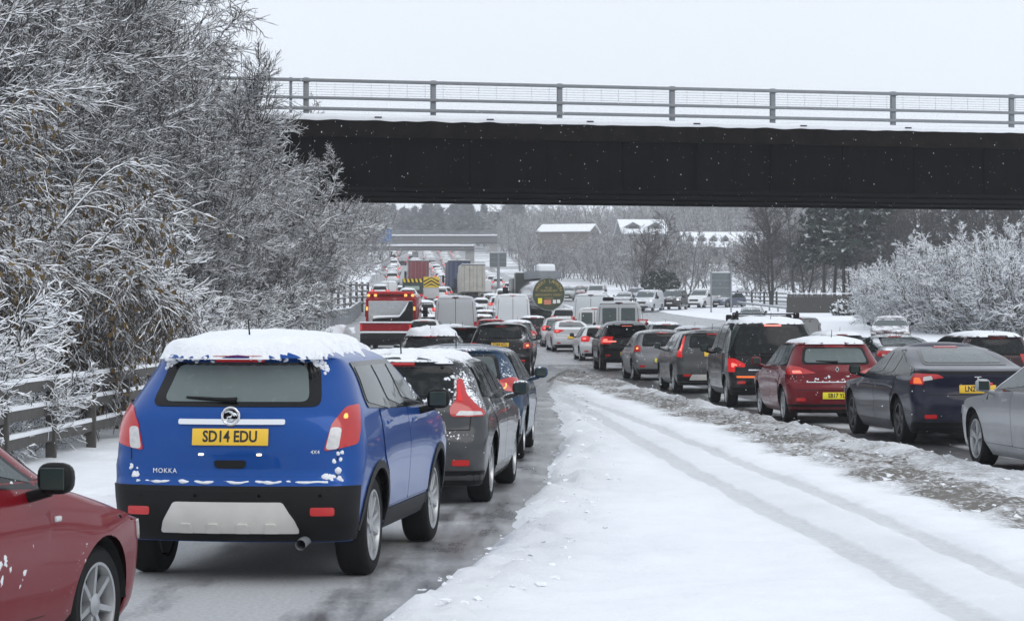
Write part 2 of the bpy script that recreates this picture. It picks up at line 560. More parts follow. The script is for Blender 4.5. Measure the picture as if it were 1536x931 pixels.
def patch(mb, fn, poly, off=0.004, depth=0.008, step=0.08, mi=0, ctr=None):
    """thin plate following the surface fn(a, b) over a polygon in (a, b)"""
    pts = []
    n = len(poly)
    for i in range(n):
        p, q = Vector(poly[i]), Vector(poly[(i + 1) % n])
        k = max(1, int((q - p).length / step))
        pts += [p.lerp(q, j / k) for j in range(k)]
    nb = len(pts)
    mn = Vector((min(p.x for p in pts), min(p.y for p in pts))); mx = Vector((max(p.x for p in pts), max(p.y for p in pts)))
    inner = []
    x = mn.x + step * 0.5
    while x < mx.x:
        y = mn.y + step * 0.5
        while y < mx.y:
            inner.append(Vector((x + step * 0.02 * math.sin(y * 91), y))); y += step
        x += step
    vs, _, fs, *_r = delaunay_2d_cdt(pts + inner, [(i, (i + 1) % nb) for i in range(nb)], [], 1, 1e-6)
    if not fs: return mb
    P3, N3 = [], []
    h = 0.004
    C = ctr or Vector((1.2, 0, 0.7))
    for v in vs:
        p = fn(v.x, v.y)
        d1 = fn(v.x + h, v.y) - fn(v.x - h, v.y); d2 = fn(v.x, v.y + h) - fn(v.x, v.y - h)
        nn = d1.cross(d2)
        if nn.length < 1e-12: nn = p - C
        nn.normalize()
        P3.append(p); N3.append(nn)
    avg = sum((p for p in P3), Vector()) / len(P3); an = sum(N3, Vector())
    ax = avg - C
    if abs(avg.y) > 0.35 * abs(ax.x): ax = Vector((ax.x * 0.3, ax.y, ax.z * 0.3))
    sg = 1 if an.dot(ax) > 0 else -1
    b = len(P3)
    V = [p + nn * sg * off for p, nn in zip(P3, N3)] + [p + nn * sg * (off - depth) for p, nn in zip(P3, N3)]
    cnt = {}
    for f in fs:
        for i in range(len(f)):
            e = (f[i], f[(i + 1) % len(f)])
            cnt[tuple(sorted(e))] = cnt.get(tuple(sorted(e)), 0) + 1
    F = [tuple(f) for f in fs]
    for f in fs:
        for i in range(len(f)):
            e = (f[i], f[(i + 1) % len(f)])
            if cnt[tuple(sorted(e))] == 1:
                F.append((e[1], e[0], e[0] + b, e[1] + b))
    mb.add(V, F, mi)
    return mb

_wheels = {}
def wheel_mesh(R, style, lod):
    key = (round(R, 3), style, lod)
    if key in _wheels: return _wheels[key]
    w = 0.205 if R > 0.29 else 0.18
    seg = (14, 24, 40)[lod]
    rr = R * 0.70
    t = MB()
    t.lathe_y([(rr - 0.01, -w / 2 + 0.02), (rr, -w / 2), (R * 0.9, -w / 2 - 0.006), (R * 0.975, -w / 2 + 0.012), (R, -w / 2 + 0.04), (R, w / 2 - 0.04),
               (R * 0.975, w / 2 - 0.012), (R * 0.9, w / 2 + 0.006), (rr, w / 2), (rr - 0.01, w / 2 - 0.02)], seg)
    tm = t.mesh('tyre', M['tyre'], 40)
    r = MB()
    mats = [M['rim'] if style != 'dark' else M['rimdark'], M['under']]
    r.lathe_y([(rr + 0.003, w / 2 + 0.003), (rr - 0.012, w / 2 + 0.002), (rr - 0.022, w / 2 - 0.03), (rr - 0.03, -w / 2)], seg, 0)
    r.lathe_y([(rr - 0.025, w / 2 - 0.075), (0.001, w / 2 - 0.075)], seg, 1)
    n = {'five': 5, 'ten': 10, 'dark': 5, 'seven': 7}[style]
    for k in range(n):
        a = 2 * math.pi * k / n
        Mx = Matrix.Rotation(a, 4, 'Y')
        for da in ((-0.11, 0.11) if style == 'five' else (0,)):
            wd = rr * (0.11 if style == 'five' else (0.10 if n > 6 else 0.2))
            M2 = Matrix.Rotation(a + da, 4, 'Y')
            vs = [M2 @ Vector(p) for p in ((-wd * .75, w / 2 - 0.02, 0.03), (wd * .75, w / 2 - 0.02, 0.03), (wd * .6, w / 2 - 0.004, rr - 0.012), (-wd * .6, w / 2 - 0.004, rr - 0.012),
                                          (-wd, w / 2 - 0.06, 0.03), (wd, w / 2 - 0.06, 0.03), (wd, w / 2 - 0.04, rr - 0.012), (-wd, w / 2 - 0.04, rr - 0.012))]
            r.add(vs, [(0, 1, 2, 3), (0, 4, 5, 1), (1, 5, 6, 2), (3, 2, 6, 7), (0, 3, 7, 4)], 0)
    r.lathe_y([(0.065, w / 2 - 0.07), (0.06, w / 2 - 0.012), (0.03, w / 2 - 0.004), (0.001, w / 2 - 0.003)], 16, 0)
    rm = r.mesh('rim', mats, 40)
    _wheels[key] = (tm, rm)
    return _wheels[key]

def snow_cap(s, fn_mask, x0, x1, hw, thick, step, seed=0, lump=0.5, parent=None, name='roof_snow', edge=0.10, xhard=-9, zedge=None):
    zedge = zedge or .945 * s.H
    """lumpy snow lying on the roof or bonnet; fn_mask(x, y) = distance inside its edge"""
    xs = np.arange(x0, x1 + step, step); ys = np.arange(-hw, hw + step, step)
    V, idx = [], {}
    inside = {}
    for i, x in enumerate(xs):
        for j, y in enumerate(ys):
            d = fn_mask(x, y) + edge * 0.8 * (noise.noise(Vector((x * 7, y * 7, seed))) + 0.5 * noise.noise(Vector((x * 19, y * 19, seed + 3))))
            d = min(d, x - xhard - .35 * s.bow_r * (y / .6) ** 2)
            hit = s.bvh.ray_cast(Vector((x, y, 4)), Vector((0, 0, -1)))
            if hit[0] is None:
                continue
            d = min(d, (hit[0].z - zedge) * 3.0 + edge * .7 * noise.noise(Vector((x * 6, y * 6, seed + 5))))
            t = min(max(d / edge, 0), 1)
            h = thick * math.sqrt(max(1 - (1 - t) ** 2, 0)) * (1 + lump * noise.noise(Vector((x * 3.1, y * 3.1, seed + 9))) + 0.35 * lump * noise.noise(Vector((x * 13, y * 13, seed))))
            zz = hit[0].z + h
            if d <= 0: zz = max(hit[0].z - 0.012, zedge - .02)
            idx[i, j] = len(V); inside[i, j] = d > 0
            V.append(Vector((hit[0].x, hit[0].y, zz)))
    F = []
    for (i, j) in idx:
        q = [(i, j), (i + 1, j), (i + 1, j + 1), (i, j + 1)]
        if all(k in idx for k in q) and any(inside[k] for k in q):
            F.append(tuple(idx[k] for k in q))
    if not F: return None
    mb = MB(); mb.add(V, F)
    me = mb.mesh(name, M['car_snow'], 180)
    bm = bmesh.new(); bm.from_mesh(me)
    bmesh.ops.delete(bm, geom=[v for v in bm.verts if not v.link_faces], context='VERTS')
    bm.to_mesh(me); bm.free()
    return link(name, me, parent)

# shapes: heights are fractions of H, lengths metres
HATCH = dict(L=4.0, W=1.74, H=1.45, wb=2.55, ro=0.68, R=0.31,
    rear=[(.13, .20), (.19, .07), (.30, .01), (.40, 0), (.46, .02), (.49, .06), (.62, .09), (.68, .12), (.72, .16), (.90, .36), (.925, .36), (.935, .30), (.955, .33)],
    front=[(.13, .20), (.20, .05), (.33, 0), (.42, .02), (.49, .09), (.54, .32), (.60, .72), (.645, 1.04), (.70, 1.22), (.80, 1.50), (.90, 1.80), (.955, 2.05)],
    wid=[(.13, .90), (.19, .955), (.34, .985), (.50, 1.0), (.60, .985), (.66, .95), (.70, .915), (.85, .80), (.915, .735), (.94, .68), (.955, .62)],
    win=dict(zb=(.665, .705), zt=.905, cp=(.42, .30), div=(.30,)), rwin=[(.66, .715), (.56, .90)], lamp=[(.50, .70), (.86, .70), (1.06, .66), (.98, .55), (.60, .55)],
    plate=.45)
SUV = dict(HATCH, L=4.4, W=1.82, H=1.66, wb=2.62, ro=0.84, R=0.35, archgap=0.055,
    rear=[(.17, .16), (.24, .05), (.36, 0), (.41, .01), (.44, .08), (.60, .10), (.68, .12), (.72, .16), (.90, .34), (.925, .34), (.935, .26), (.955, .30)],
    front=[(.17, .20), (.25, .05), (.40, 0), (.52, .05), (.58, .16), (.62, .40), (.66, .80), (.69, 1.08), (.72, 1.2), (.82, 1.5), (.90, 1.76), (.955, 2.05)],
    wid=[(.17, .90), (.24, .955), (.38, .985), (.52, 1.0), (.62, .985), (.68, .95), (.72, .92), (.86, .82), (.92, .755), (.94, .70), (.955, .64)],
    win=dict(zb=(.675, .715), zt=.905, cp=(.46, .34), div=(.32,)), plate=.56, cladding=True)
MPV = dict(SUV, L=4.4, W=1.82, H=1.80, wb=2.72, ro=0.80, R=0.32, archgap=0.045,
    rear=[(.14, .16), (.20, .05), (.32, 0), (.37, .01), (.40, .05), (.60, .06), (.66, .07), (.90, .20), (.93, .22), (.955, .27)],
    front=[(.14, .20), (.22, .05), (.36, 0), (.46, .05), (.52, .18), (.57, .5), (.60, .80), (.64, 1.0), (.80, 1.42), (.90, 1.72), (.955, 2.0)],
    wid=[(.14, .90), (.2, .955), (.34, .985), (.5, 1.0), (.62, .985), (.68, .96), (.86, .87), (.93, .80), (.955, .74)],
    win=dict(zb=(.60, .63), zt=.915, cp=(.22, .14), div=(.28, .62)), rwin=[(.80, .60), (.74, .90)], cladding=False, plate=.42)
ESTATE = dict(HATCH, L=4.7, W=1.85, H=1.50, wb=2.77, ro=0.98, R=0.33,
    win=dict(zb=(.67, .70), zt=.905, cp=(.30, .22), div=(.27, .62)))
SALOON = dict(HATCH, L=4.69, W=1.85, H=1.44, wb=2.87, ro=0.98, R=0.335,
    rear=[(.12, .22), (.18, .08), (.30, .01), (.42, 0), (.56, .06), (.70, .04), (.735, .055), (.75, .16), (.765, .42), (.785, .60), (.86, 1.05), (.93, 1.55), (.955, 1.80)],
    front=[(.12, .20), (.20, .05), (.34, 0), (.44, .05), (.52, .22), (.57, .55), (.61, .95), (.65, 1.25), (.72, 1.50), (.80, 1.76), (.90, 2.10), (.955, 2.38)],
    wid=[(.12, .90), (.18, .955), (.34, .985), (.52, 1.0), (.62, .985), (.66, .96), (.70, .93), (.78, .85), (.88, .755), (.93, .69), (.955, .60)],
    rr=[(.1, .2), (.5, .24), (.72, .26), (.78, .10), (1, .12)],
    win=dict(zb=(.665, .705), zt=.90, cp=(.48, .16), div=(.36,)), rwin=[(.62, .80), (.46, .93)], plate=.46,
    lamp=[(.42, .69), (.70, .71), (1.02, .70), (.98, .61), (.72, .60)])
VAN = dict(HATCH, L=5.5, W=2.02, H=2.45, wb=3.3, ro=1.0, R=0.335, rail=.97, kr=.0, flare=0.0, archgap=.05, bow_r=.02, bow_f=.2,
    rear=[(.11, .02), (.18, 0), (.60, .02), (.90, .06), (.96, .10), (.97, .14)],
    front=[(.11, .14), (.2, .02), (.32, 0), (.40, .06), (.44, .2), (.50, .75), (.54, 1.0), (.70, 1.42), (.84, 1.85), (.93, 2.2), (.97, 2.5)],
    wid=[(.11, .93), (.16, .975), (.3, 1.0), (.5, .995), (.75, .95), (.90, .88), (.95, .82), (.97, .76)],
    rr=[(.1, .08), (1, .07)], rf=[(.1, .40), (.45, .4), (.6, .26), (1, .25)],
    win=dict(zb=(.50, .52), zt=.74, cp=(3.3, 3.3), div=()), rwin=None, lamp=[(.88, .50), (.985, .50), (.985, .30), (.88, .30)], plate=.30, van=True)
VANLOW = dict(VAN, L=4.6, W=1.86, H=1.86, wb=2.9, ro=0.85, R=0.32,
    front=[(.13, .14), (.22, .02), (.36, 0), (.44, .06), (.50, .3), (.56, .8), (.60, 1.0), (.75, 1.35), (.88, 1.7), (.94, 1.95), (.97, 2.2)],
    rear=[(.13, .02), (.2, 0), (.60, .02), (.90, .06), (.96, .10), (.97, .14)],
    wid=[(.13, .93), (.2, .975), (.34, 1.0), (.55, .995), (.75, .94), (.90, .86), (.95, .80), (.97, .74)],
    win=dict(zb=(.58, .60), zt=.86, cp=(2.5, 2.5), div=()), lamp=[(.86, .62), (.985, .62), (.985, .36), (.86, .36)], plate=.36)
HATCH_LOW = dict(HATCH)

def make_car(label, cat, sp, col, X, Y, th, z=0.0, lod=1, group=None, name='parked_car', pitch=0.0, metal=0.12, lit='off', plate=None, platemat='plate',
             snow=0.0, snow_edge=.1, glass='glass', rims='five', snowy=0.3, third=True, mirrors=True, text_size=.075, grime=.45, trim=None, sideglass='glass_side', head=False, extra=None):
    H, W, L = sp['H'], sp['W'], sp['L']
    s = Surf(sp)
    root = empty(name, (X, Y, z), (0, -pitch, R_(90 - th)))
    tag(root, label, cat, group)
    pm = paint(col, metal, grime=grime, snowy=snowy)
    bme = s.body(lod); bme.materials.append(pm)
    body = link('body', bme, root)
    st = (0.16, 0.10, 0.055)[lod]
    rearf = lambda q, zz: s.end(q, zz, False)
    frontf = lambda q, zz: s.end(q, zz, True)
    hw = W / 2
    isvan = sp.get('van')
    # rear screen with its black surround
    if sp.get('rwin'):
        (w0, z0), (w1, z1) = sp['rwin']
        gm = M[glass]; rb = sp.get('rborder', .05)
        mb = MB()
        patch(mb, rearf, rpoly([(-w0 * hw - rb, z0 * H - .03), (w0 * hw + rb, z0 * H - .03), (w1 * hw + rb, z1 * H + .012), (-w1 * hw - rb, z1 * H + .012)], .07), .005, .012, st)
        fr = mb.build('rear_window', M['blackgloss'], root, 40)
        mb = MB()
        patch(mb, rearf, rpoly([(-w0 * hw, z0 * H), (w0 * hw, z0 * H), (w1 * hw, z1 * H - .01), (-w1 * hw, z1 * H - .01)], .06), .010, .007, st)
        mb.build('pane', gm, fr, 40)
    elif isvan:
        # the two rear doors: a shut line between them, hinges, pressed panels
        zt, zl = .93 * H, .22 * H
        for sg in (-1, 1):
            mb = MB()
            pl = sorted([sg * .012, sg * (hw * .90)])
            pr = sorted([sg * .012, sg * (hw * .78)])
            lo, hi = (pl, pr)
            patch(mb, rearf, rpoly([(lo[0], zl), (lo[1], zl), (hi[1] if sg > 0 else lo[1], zt), (lo[0] if sg > 0 else hi[0], zt)], .06), .006, .01, .2)
            d = mb.build('rear_door', pm, root, 40)
            mb = MB()
            a, b = sorted([sg * .10, sg * hw * .70])
            patch(mb, rearf, rpoly([(a, .56 * H), (b, .56 * H), (b if sg > 0 else b, .86 * H), (a, .86 * H)], .05), .011, .006, .2)
            mb.build('window_panel' if sp.get('vanwin') else 'pressed_panel', M['glass_pale'] if sp.get('vanwin') else pm, d, 40)
        mb = MB(); patch(mb, rearf, [(-hw * .92, zl - .02), (hw * .92, zl - .02), (hw * .80, zt + .02), (-hw * .80, zt + .02)], .0025, .006, .2)
        mb.build('door_seal', M['gap'], root, 40)
        mb = MB(); patch(mb, rearf, [(-hw * .95, .13 * H), (hw * .95, .13 * H), (hw * .95, .215 * H), (-hw * .95, .215 * H)], .05, .06, .2)
        mb.build('rear_bumper', M['black'], root, 40)
        for sg in (-1, 1):
            for zz in ((.34, .84) if lod else ()):
                mb = MB(); p = rearf(sg * hw * .90, zz * H); mb.bbox(p.x - .03, p.x + .02, p.y - .03, p.y + .03, zz * H - .05, zz * H + .05, .01)
                mb.build('hinge', pm, root)
    # windscreen
    wz0, wz1 = (sp['front'][7][0] + .012) * H if not isvan else (sp['front'][6][0] + .03) * H, .905 * H
    mb = MB()
    c0, c1 = s.corner(wz0, True), s.corner(wz1, True)
    patch(mb, frontf, rpoly([(-c0[1] - .12, wz0), (c0[1] + .12, wz0), (c1[1] + .08, wz1), (-c1[1] - .08, wz1)], .06), .004, .008, st * 1.5)
    mb.build('windscreen', M['glass_pale'] if head else M['glass'], root, 40)
    # side windows
    wn_ = sp['win']; zt = wn_['zt'] * H
    x_lo = lambda zz: float(s.fr(zz)) + wn_['cp'][0] + (wn_['cp'][1] - wn_['cp'][0]) * (zz / H - wn_['zb'][0]) / (wn_['zt'] - wn_['zb'][0])
    def x_hi(zz): return s.corner(zz, True)[4] - .10
    def zbelt(t): return (wn_['zb'][0] + (wn_['zb'][1] - wn_['zb'][0]) * (1 - t)) * H
    for sg in (-1, 1):
        flank = lambda x, zz, sg=sg: s.flank(x, zz, sg)
        def outline(grow, f0=0.0, f1=1.0):
            """window region between length fractions f0..f1"""
            n = 5; out = []
            zb0, zb1 = zbelt(0) - grow, zbelt(1) - grow
            ztt = zt + grow
            def X(f, zz):
                a, b = x_lo(zz) - grow, x_hi(zz) + grow * 1.6
                fixed = x_lo(zbelt(0)) + f * (x_hi(zbelt(1)) - x_lo(zbelt(0)))
                return min(max(fixed, a), b) if 0 < f < 1 else (a if f == 0 else b)
            for k in range(n): out.append((X(f0, zb0 + (ztt - zb0) * k / (n - 1)), zb0 + (ztt - zb0) * k / (n - 1)))
            for k in range(n): zz = ztt + (zb1 - ztt) * k / (n - 1); out.append((X(f1, zz), zz))
            # drop repeated points
            o2 = [p for i, p in enumerate(out) if (Vector(p) - Vector(out[i - 1])).length > .012]
            return rpoly(o2, .03, 2) if len(o2) > 2 else None
        mb = MB()
        ol = outline(.034)
        if ol: patch(mb, flank, ol, .007, .012, st * 1.3)
        sur = mb.build('window_surround', M['blackgloss'], root, 40)
        divs = [0.0] + [d for d in wn_['div']] + ([0.62] if len(wn_['div']) == 1 else []) + [1.0]
        for a, b in zip(divs[:-1], divs[1:]):
            mb = MB()
            g = .018
            ol = outline(0, a + (g if a > 0 else 0), b - (g if b < 1 else 0))
            if not ol: continue
            try: patch(mb, flank, ol, .0115, .006, st * 1.3)
            except Exception: continue
            if mb.f: mb.build('side_window', M[sideglass], root, 40)
    # doors: a dark shut line, the panel standing just proud of it, a handle
    if lod >= 1 and not isvan:
        doors = sp.get('doors') or [(-.02 + sp['R'] * .7, sp['wb'] * .47), (sp['wb'] * .47 + .012, sp['wb'] - sp['R'] - .12)]
        zlo = sp['wid'][1][0] * H + .06
        for sg in (-1, 1):
            flank = lambda x, zz, sg=sg: s.flank(x, zz, sg)
            for k, (a, b) in enumerate(doors):
                zt0, zt1 = zbelt(0.3 if k == 0 else .6) - .035, zbelt(.6 if k == 0 else 1.0) - .035
                Ra = sp['R'] + .14
                pol = [(a + (.16 if k == 0 else 0), zlo), (b, zlo), (b, zt1), (a - (.06 if k == 0 else 0), zt0)]
                if k == 0: pol = [(a + .20, zlo), (b, zlo), (b, zt1), (a - .04, zt0), (a - .04, sp['R'] + Ra * .98), (a + .10, sp['R'] + Ra * .72)]
                g = .006
                big = [(x + (g if x > (a + b) / 2 else -g), zz + (g if zz > .6 else -g)) for x, zz in pol]
                mb = MB(); patch(mb, flank, rpoly(big, .03), .004, .008, .09)
                seal = mb.build('door_seal', M['gap'], root, 40)
                mb = MB(); patch(mb, flank, rpoly(pol, .03), .0075, .005, .09)
                dr = mb.build('door', pm, root, 40)
                hx = a + .12 if k == 0 else a + .14
                zz = zt0 - .10
                p = flank(hx + .09, zz)
                mb = MB(); mb.bbox(p.x - .09, p.x + .09, p.y - .015, p.y + .015, zz - .018, zz + .018, .012)
                mb.build('handle', pm, dr, 40)
    # tailgate / boot shut line
    if lod >= 1 and not isvan:
        zlo, zhi = sp.get('gate', (sp['plate'] - .10 if sp['plate'] > .5 else .50, None))[0] * H, sp['wid'][5][0] * H
        wg = sp.get('gatew', .80) * hw
        mb = MB()
        g = .005
        for (a0, b0, a1, b1) in ((-wg, zlo, wg, zlo), (-wg, zlo, -wg - .02, zhi), (wg, zlo, wg + .02, zhi)):
            d = Vector((a1 - a0, b1 - b0)).normalized(); nrm = Vector((-d.y, d.x)) * g
            patch(mb, rearf, [(a0 - nrm.x, b0 - nrm.y), (a1 - nrm.x, b1 - nrm.y), (a1 + nrm.x, b1 + nrm.y), (a0 + nrm.x, b0 + nrm.y)], .0015, .004, .1)
        mb.build('tailgate_seam', M['gap'], root)
    # lower cladding
    if lod >= 1 and not isvan:
        zl0 = sp['wid'][0][0] * H + .01
        zc = sp.get('clad', .39 if sp.get('cladding') else .235) * H
        mb = MB()
        wq = s.corner(.4, False); qe = wq[1] + wq[3] * 1.2
        patch(mb, rearf, [(-qe, zl0), (qe, zl0), (qe, zc), (-qe, zc)], .006, .01, st * 1.4)
        mb.build('bumper_lower', M['black'], root, 40)
        if sp.get('cladding'):
            for sg in (-1, 1):
                flank = lambda x, zz, sg=sg: s.flank(x, zz, sg)
                mb = MB()
                Ra = sp['R'] + sp.get('archgap', .05)
                for xw in (0, s.wb):
                    ring = []
                    n = 14
                    for k in range(n + 1):
                        a = math.pi * k / n; ring.append((xw + (Ra + .002) * math.cos(a), sp['R'] + (Ra + .002) * math.sin(a)))
                    for k in range(n, -1, -1):
                        a = math.pi * k / n; ring.append((xw + (Ra + .06) * math.cos(a), sp['R'] + (Ra + .055) * math.sin(a)))
                    patch(mb, flank, ring, .010, .016, .06)
                zs0 = sp['wid'][0][0] * H + .012
                patch(mb, flank, [(Ra + .07, zs0), (s.wb - Ra - .07, zs0), (s.wb - Ra - .065, zs0 + .14), (Ra + .065, zs0 + .14)], .008, .012, .12)
                mb.build('wheel_arch_cladding', M['black'], root, 40)
    # tail lamps
    lm = {'off': 'red_off', 'on': 'red_on', 'brake': 'red_on', 'hazard': 'red_off'}[lit]
    lp = sp['lamp']
    for sg in (-1, 1):
        mb = MB()
        pol = [(sg * a * hw, b * H) for a, b in lp]
        patch(mb, rearf, rpoly(pol, .03, 3), .010, .014, st * .8)
        la = mb.build('tail_lamp', M[lm], root, 40)
        cxl = sum(p[0] for p in pol) / len(pol); czl = sum(p[1] for p in pol) / len(pol)
        inner = [(cxl + (a - cxl) * .30, czl + (b - czl) * .30) for a, b in pol]
        mb = MB()
        if lit in ('brake', 'hazard', 'on'):
            patch(mb, rearf, rpoly(inner, .02, 2), .0135, .006, st)
            mb.build('bulb', M['red_hot'] if lit != 'hazard' else M['amber'], la, 40)
        elif lod and not sp.get('norev'):
            lo = [(cxl + (a - cxl) * .75, b) for a, b in [(p[0], min(p[1], czl)) for p in pol]]
            dz = (max(b for a, b in pol) - min(b for a, b in pol))
            b0 = min(b for a, b in pol) + .10 * dz
            patch(mb, rearf, rpoly([(cxl - .05, b0), (cxl + .05, b0), (cxl + .05, b0 + .3 * dz), (cxl - .05, b0 + .3 * dz)], .015, 2), .0135, .006, st)
            mb.build('reversing_lens', M['clear'], la, 40)
    # reflectors
    if lod and not isvan:
        for sg in (-1, 1):
            zc = sp.get('refl', (.27 if not sp.get('cladding') else .305)) * H
            mb = MB(); patch(mb, rearf, rpoly([(sg * .62 * hw, zc), (sg * .80 * hw, zc), (sg * .80 * hw, zc + .055), (sg * .62 * hw, zc + .055)], .015, 2), .010, .008, .08)
            mb.build('reflector', M['red_off'], root, 40)
    # high brake light
    if third and lod:
        zz = (sp['rwin'][1][1] * H + .02) if sp.get('rwin') else .945 * H
        mb = MB(); patch(mb, rearf, [(-.17, zz), (.17, zz), (.17, zz + .028), (-.17, zz + .028)], .012, .02, .1)
        mb.build('high_brake_lamp', M['red_hot'] if lit in ('brake',) else M['red_off'], root, 40)
    # number plate
    if plate is not None:
        zc = sp['plate'] * H
        p = s.end(0, zc); q = s.end(.26, zc)
        tilt = math.atan2(float(s.fr(zc + .05) - s.fr(zc - .05)), .10)
        mb = MB()
        mb.bbox(-.006, .006, -.262, .262, -.057, .057, .004)
        o = mb.build('number_plate', M[platemat], root, 30, loc=(p.x - .012, 0, zc)); o.rotation_euler = (0, tilt, 0)
        if plate:
            vs, fs = text_verts(plate, text_size * 1.42, .001, 1.0, .0025)
            mb = MB(); mb.add([(-.0075 - v.z, -v.x * .80, v.y) for v in vs], fs)
            xm = max(abs(v[1]) for v in mb.v)
            if xm > .24: mb.v = [(v[0], v[1] * .24 / xm, v[2]) for v in mb.v]
            mb.build('plate_lettering', M['ink'], o)
    # wheels
    tm, rm = wheel_mesh(sp['R'], rims, lod)
    tw = .205 if sp['R'] > .29 else .18
    for xw in (0, s.wb):
        for sg in (-1, 1):
            y = float(s.fw(sp['R'] + .25)) * (1 - (s.kf * .2 if xw else s.kr * .2)) - tw / 2 - .025
            wo = link('wheel', tm, root, (xw, sg * y, sp['R']))
            if sg < 0: wo.rotation_euler = (0, 0, math.pi)
            link('rim', rm, wo)
    # underbody and arch liners
    mb = MB()
    Ra = sp['R'] + sp.get('archgap', .05)
    zf = sp['wid'][0][0] * H
    mb.box(s.xt + .22, s.xn - .3, -hw * .60, hw * .60, zf + .01, zf + .22)
    for a, b in ((Ra + .02, s.wb - Ra - .02), (s.xt + .26, -Ra - .02), (s.wb + Ra + .02, s.xn - .32)):
        if b > a: mb.box(a, b, -hw * .84, hw * .84, zf + .02, zf + .16)
    n = 12
    for xw in (0, s.wb):
        for sg in (-1, 1):
            yo = sg * (float(s.fw(.5)) - .03); yi = sg * hw * .5
            vs = []
            for k in range(n + 1):
                a = math.pi * k / n
                vs += [(xw + Ra * math.cos(a), yo, sp['R'] + Ra * math.sin(a)), (xw + Ra * math.cos(a), yi, sp['R'] + Ra * math.sin(a))]
            mb.add(vs, [(2 * k, 2 * k + 1, 2 * k + 3, 2 * k + 2) for k in range(n)] + [tuple(2 * k + 1 for k in range(n + 1))])
    mb.build('underbody', M['under'], root)
    # door mirrors
    if mirrors and lod:
        for sg in (-1, 1):
            xm = sp.get('mirx', s.wb - .62 if not isvan else s.wb - .75)
            zm = sp.get('mirz', wn_['zb'][0] * H + .09)
            base = s.flank(xm, zm - .10, sg)
            yy = base.y + sg * .15
            bm = bmesh.new()
            bmesh.ops.create_uvsphere(bm, u_segments=16, v_segments=10, radius=1)
            hz = .155 if isvan else .085
            for v in bm.verts:
                c = v.co
                c.x, c.y, c.z = [math.copysign(abs(t) ** .68, t) for t in c]
                c.x = c.x * .075 if c.x > 0 else c.x * .035
                c.y *= .09; c.z *= hz * .9
            mb = MB(); mb.bm(bm)
            mb.v = [(v[0] + xm, v[1] + yy, v[2] + zm) for v in mb.v]
            mb.tube([(xm + .02, base.y - sg * .02, zm - .10), (xm + .01, yy - sg * .03, zm - .06)], .028, 8)
            mo = mb.build('door_mirror', pm if lod == 2 and not sp.get('blackmirror') else M['black'], root, 50)
            mb = MB(); mb.bbox(xm - .040, xm - .030, yy - .062, yy + .062, zm - hz * .62, zm + hz * .62, .004)
            mb.build('mirror_glass', M['glass_side'], mo)
    # wiper and aerial
    if lod and sp.get('rwin'):
        z0 = sp['rwin'][0][1] * H
        if not sp.get('nowiper'):
            mb = MB()
            pts = [rearf(q, z0 + .015 + .05 * (abs(q - .02) * 1.2)) + Vector((-.022, 0, 0)) for q in np.linspace(-.02, .34, 6)]
            mb.tube(pts, [.022, .018, .015, .013, .011, .008], 6)
            mb.build('rear_wiper', M['black'], root, 50)
        h = s.bvh.ray_cast(Vector((s.fr(zt) + .28, 0, 4)), Vector((0, 0, -1)))
        if h[0] and not sp.get('nowiper'):
            mb = MB(); mb.tube([h[0] - Vector((0, 0, .02)), h[0] + Vector((-.07, 0, .17))], [.008, .004], 6)
            mb.build('aerial', M['black'], root)
    # front lamps and grille
    hl = sp['front'][3][0] * H
    c = s.corner(hl, True)
    for sg in (-1, 1):
        mb = MB()
        a, b = c[1] - .12, c[1] + c[3] * .9
        if isvan: a, b = c[1] - .02, c[1] + c[3] * .9
        pol = [(sg * a, hl - .03), (sg * b, hl - .01), (sg * (b - .02), hl + .10), (sg * (a + .06), hl + .05)]
        patch(mb, frontf, rpoly(pol, .03, 3), .010, .014, st)
        la = mb.build('headlamp', M['clear'], root, 40)
        if head:
            mb = MB(); patch(mb, frontf, rpoly([(sg * (a + .05), hl - .005), (sg * (a + .2), hl - .005), (sg * (a + .2), hl + .045), (sg * (a + .05), hl + .045)], .02, 2), .014, .005, st)
            mb.build('bulb', M['head'] if head == 2 else M['clear'], la)
    mb = MB(); patch(mb, frontf, rpoly([(-.42, hl - .22), (.42, hl - .22), (.46, hl - .04), (-.46, hl - .04)], .03), .008, .012, st * 1.4)
    patch(mb, frontf, [(-.62, zf + .03), (.62, zf + .03), (.6, zf + .17), (-.6, zf + .17)], .008, .012, st * 1.4)
    mb.build('grille', M['black'], root, 40)
    if head:
        p = s.end(0, hl - .27, True)
        mb = MB(); mb.bbox(p.x - .01, p.x + .02, -.26, .26, hl - .33, hl - .22, .005); mb.build('front_plate', M['plate_w'], root)
    # snow on the roof
    if snow > 0:
        zr_ = sp.get('rail', .955) * H
        xa, xb = float(s.fr(zr_)) - .06, float(s.ff(zr_)) + .12
        yw = float(s.fw(zr_)) + .03
        mask = lambda x, y: min((x - xa) * 1.0, xb - x, yw * (1 - .25 * ((x - (xa + xb) / 2) / ((xb - xa) / 2)) ** 4) - abs(y)) + snow_edge * .15
        snow_cap(s, mask, xa - .15, xb + .15, yw + .1, snow, xhard=xa + .05, step=(0.09, 0.065, 0.035)[lod], seed=len(label) * 1.7, parent=root, edge=snow_edge)
    root['_len'] = L
    if extra: extra(root, s, pm)
    del root['_len']
    return root, s

def copy_tree(o, parent=None):
    c = o.copy(); COL.objects.link(c)
    if parent:
        c.parent = parent
        KIDS.setdefault(parent.name, []).append(c)
    for ch in KIDS.get(o.name, []): copy_tree(ch, c)
    return c

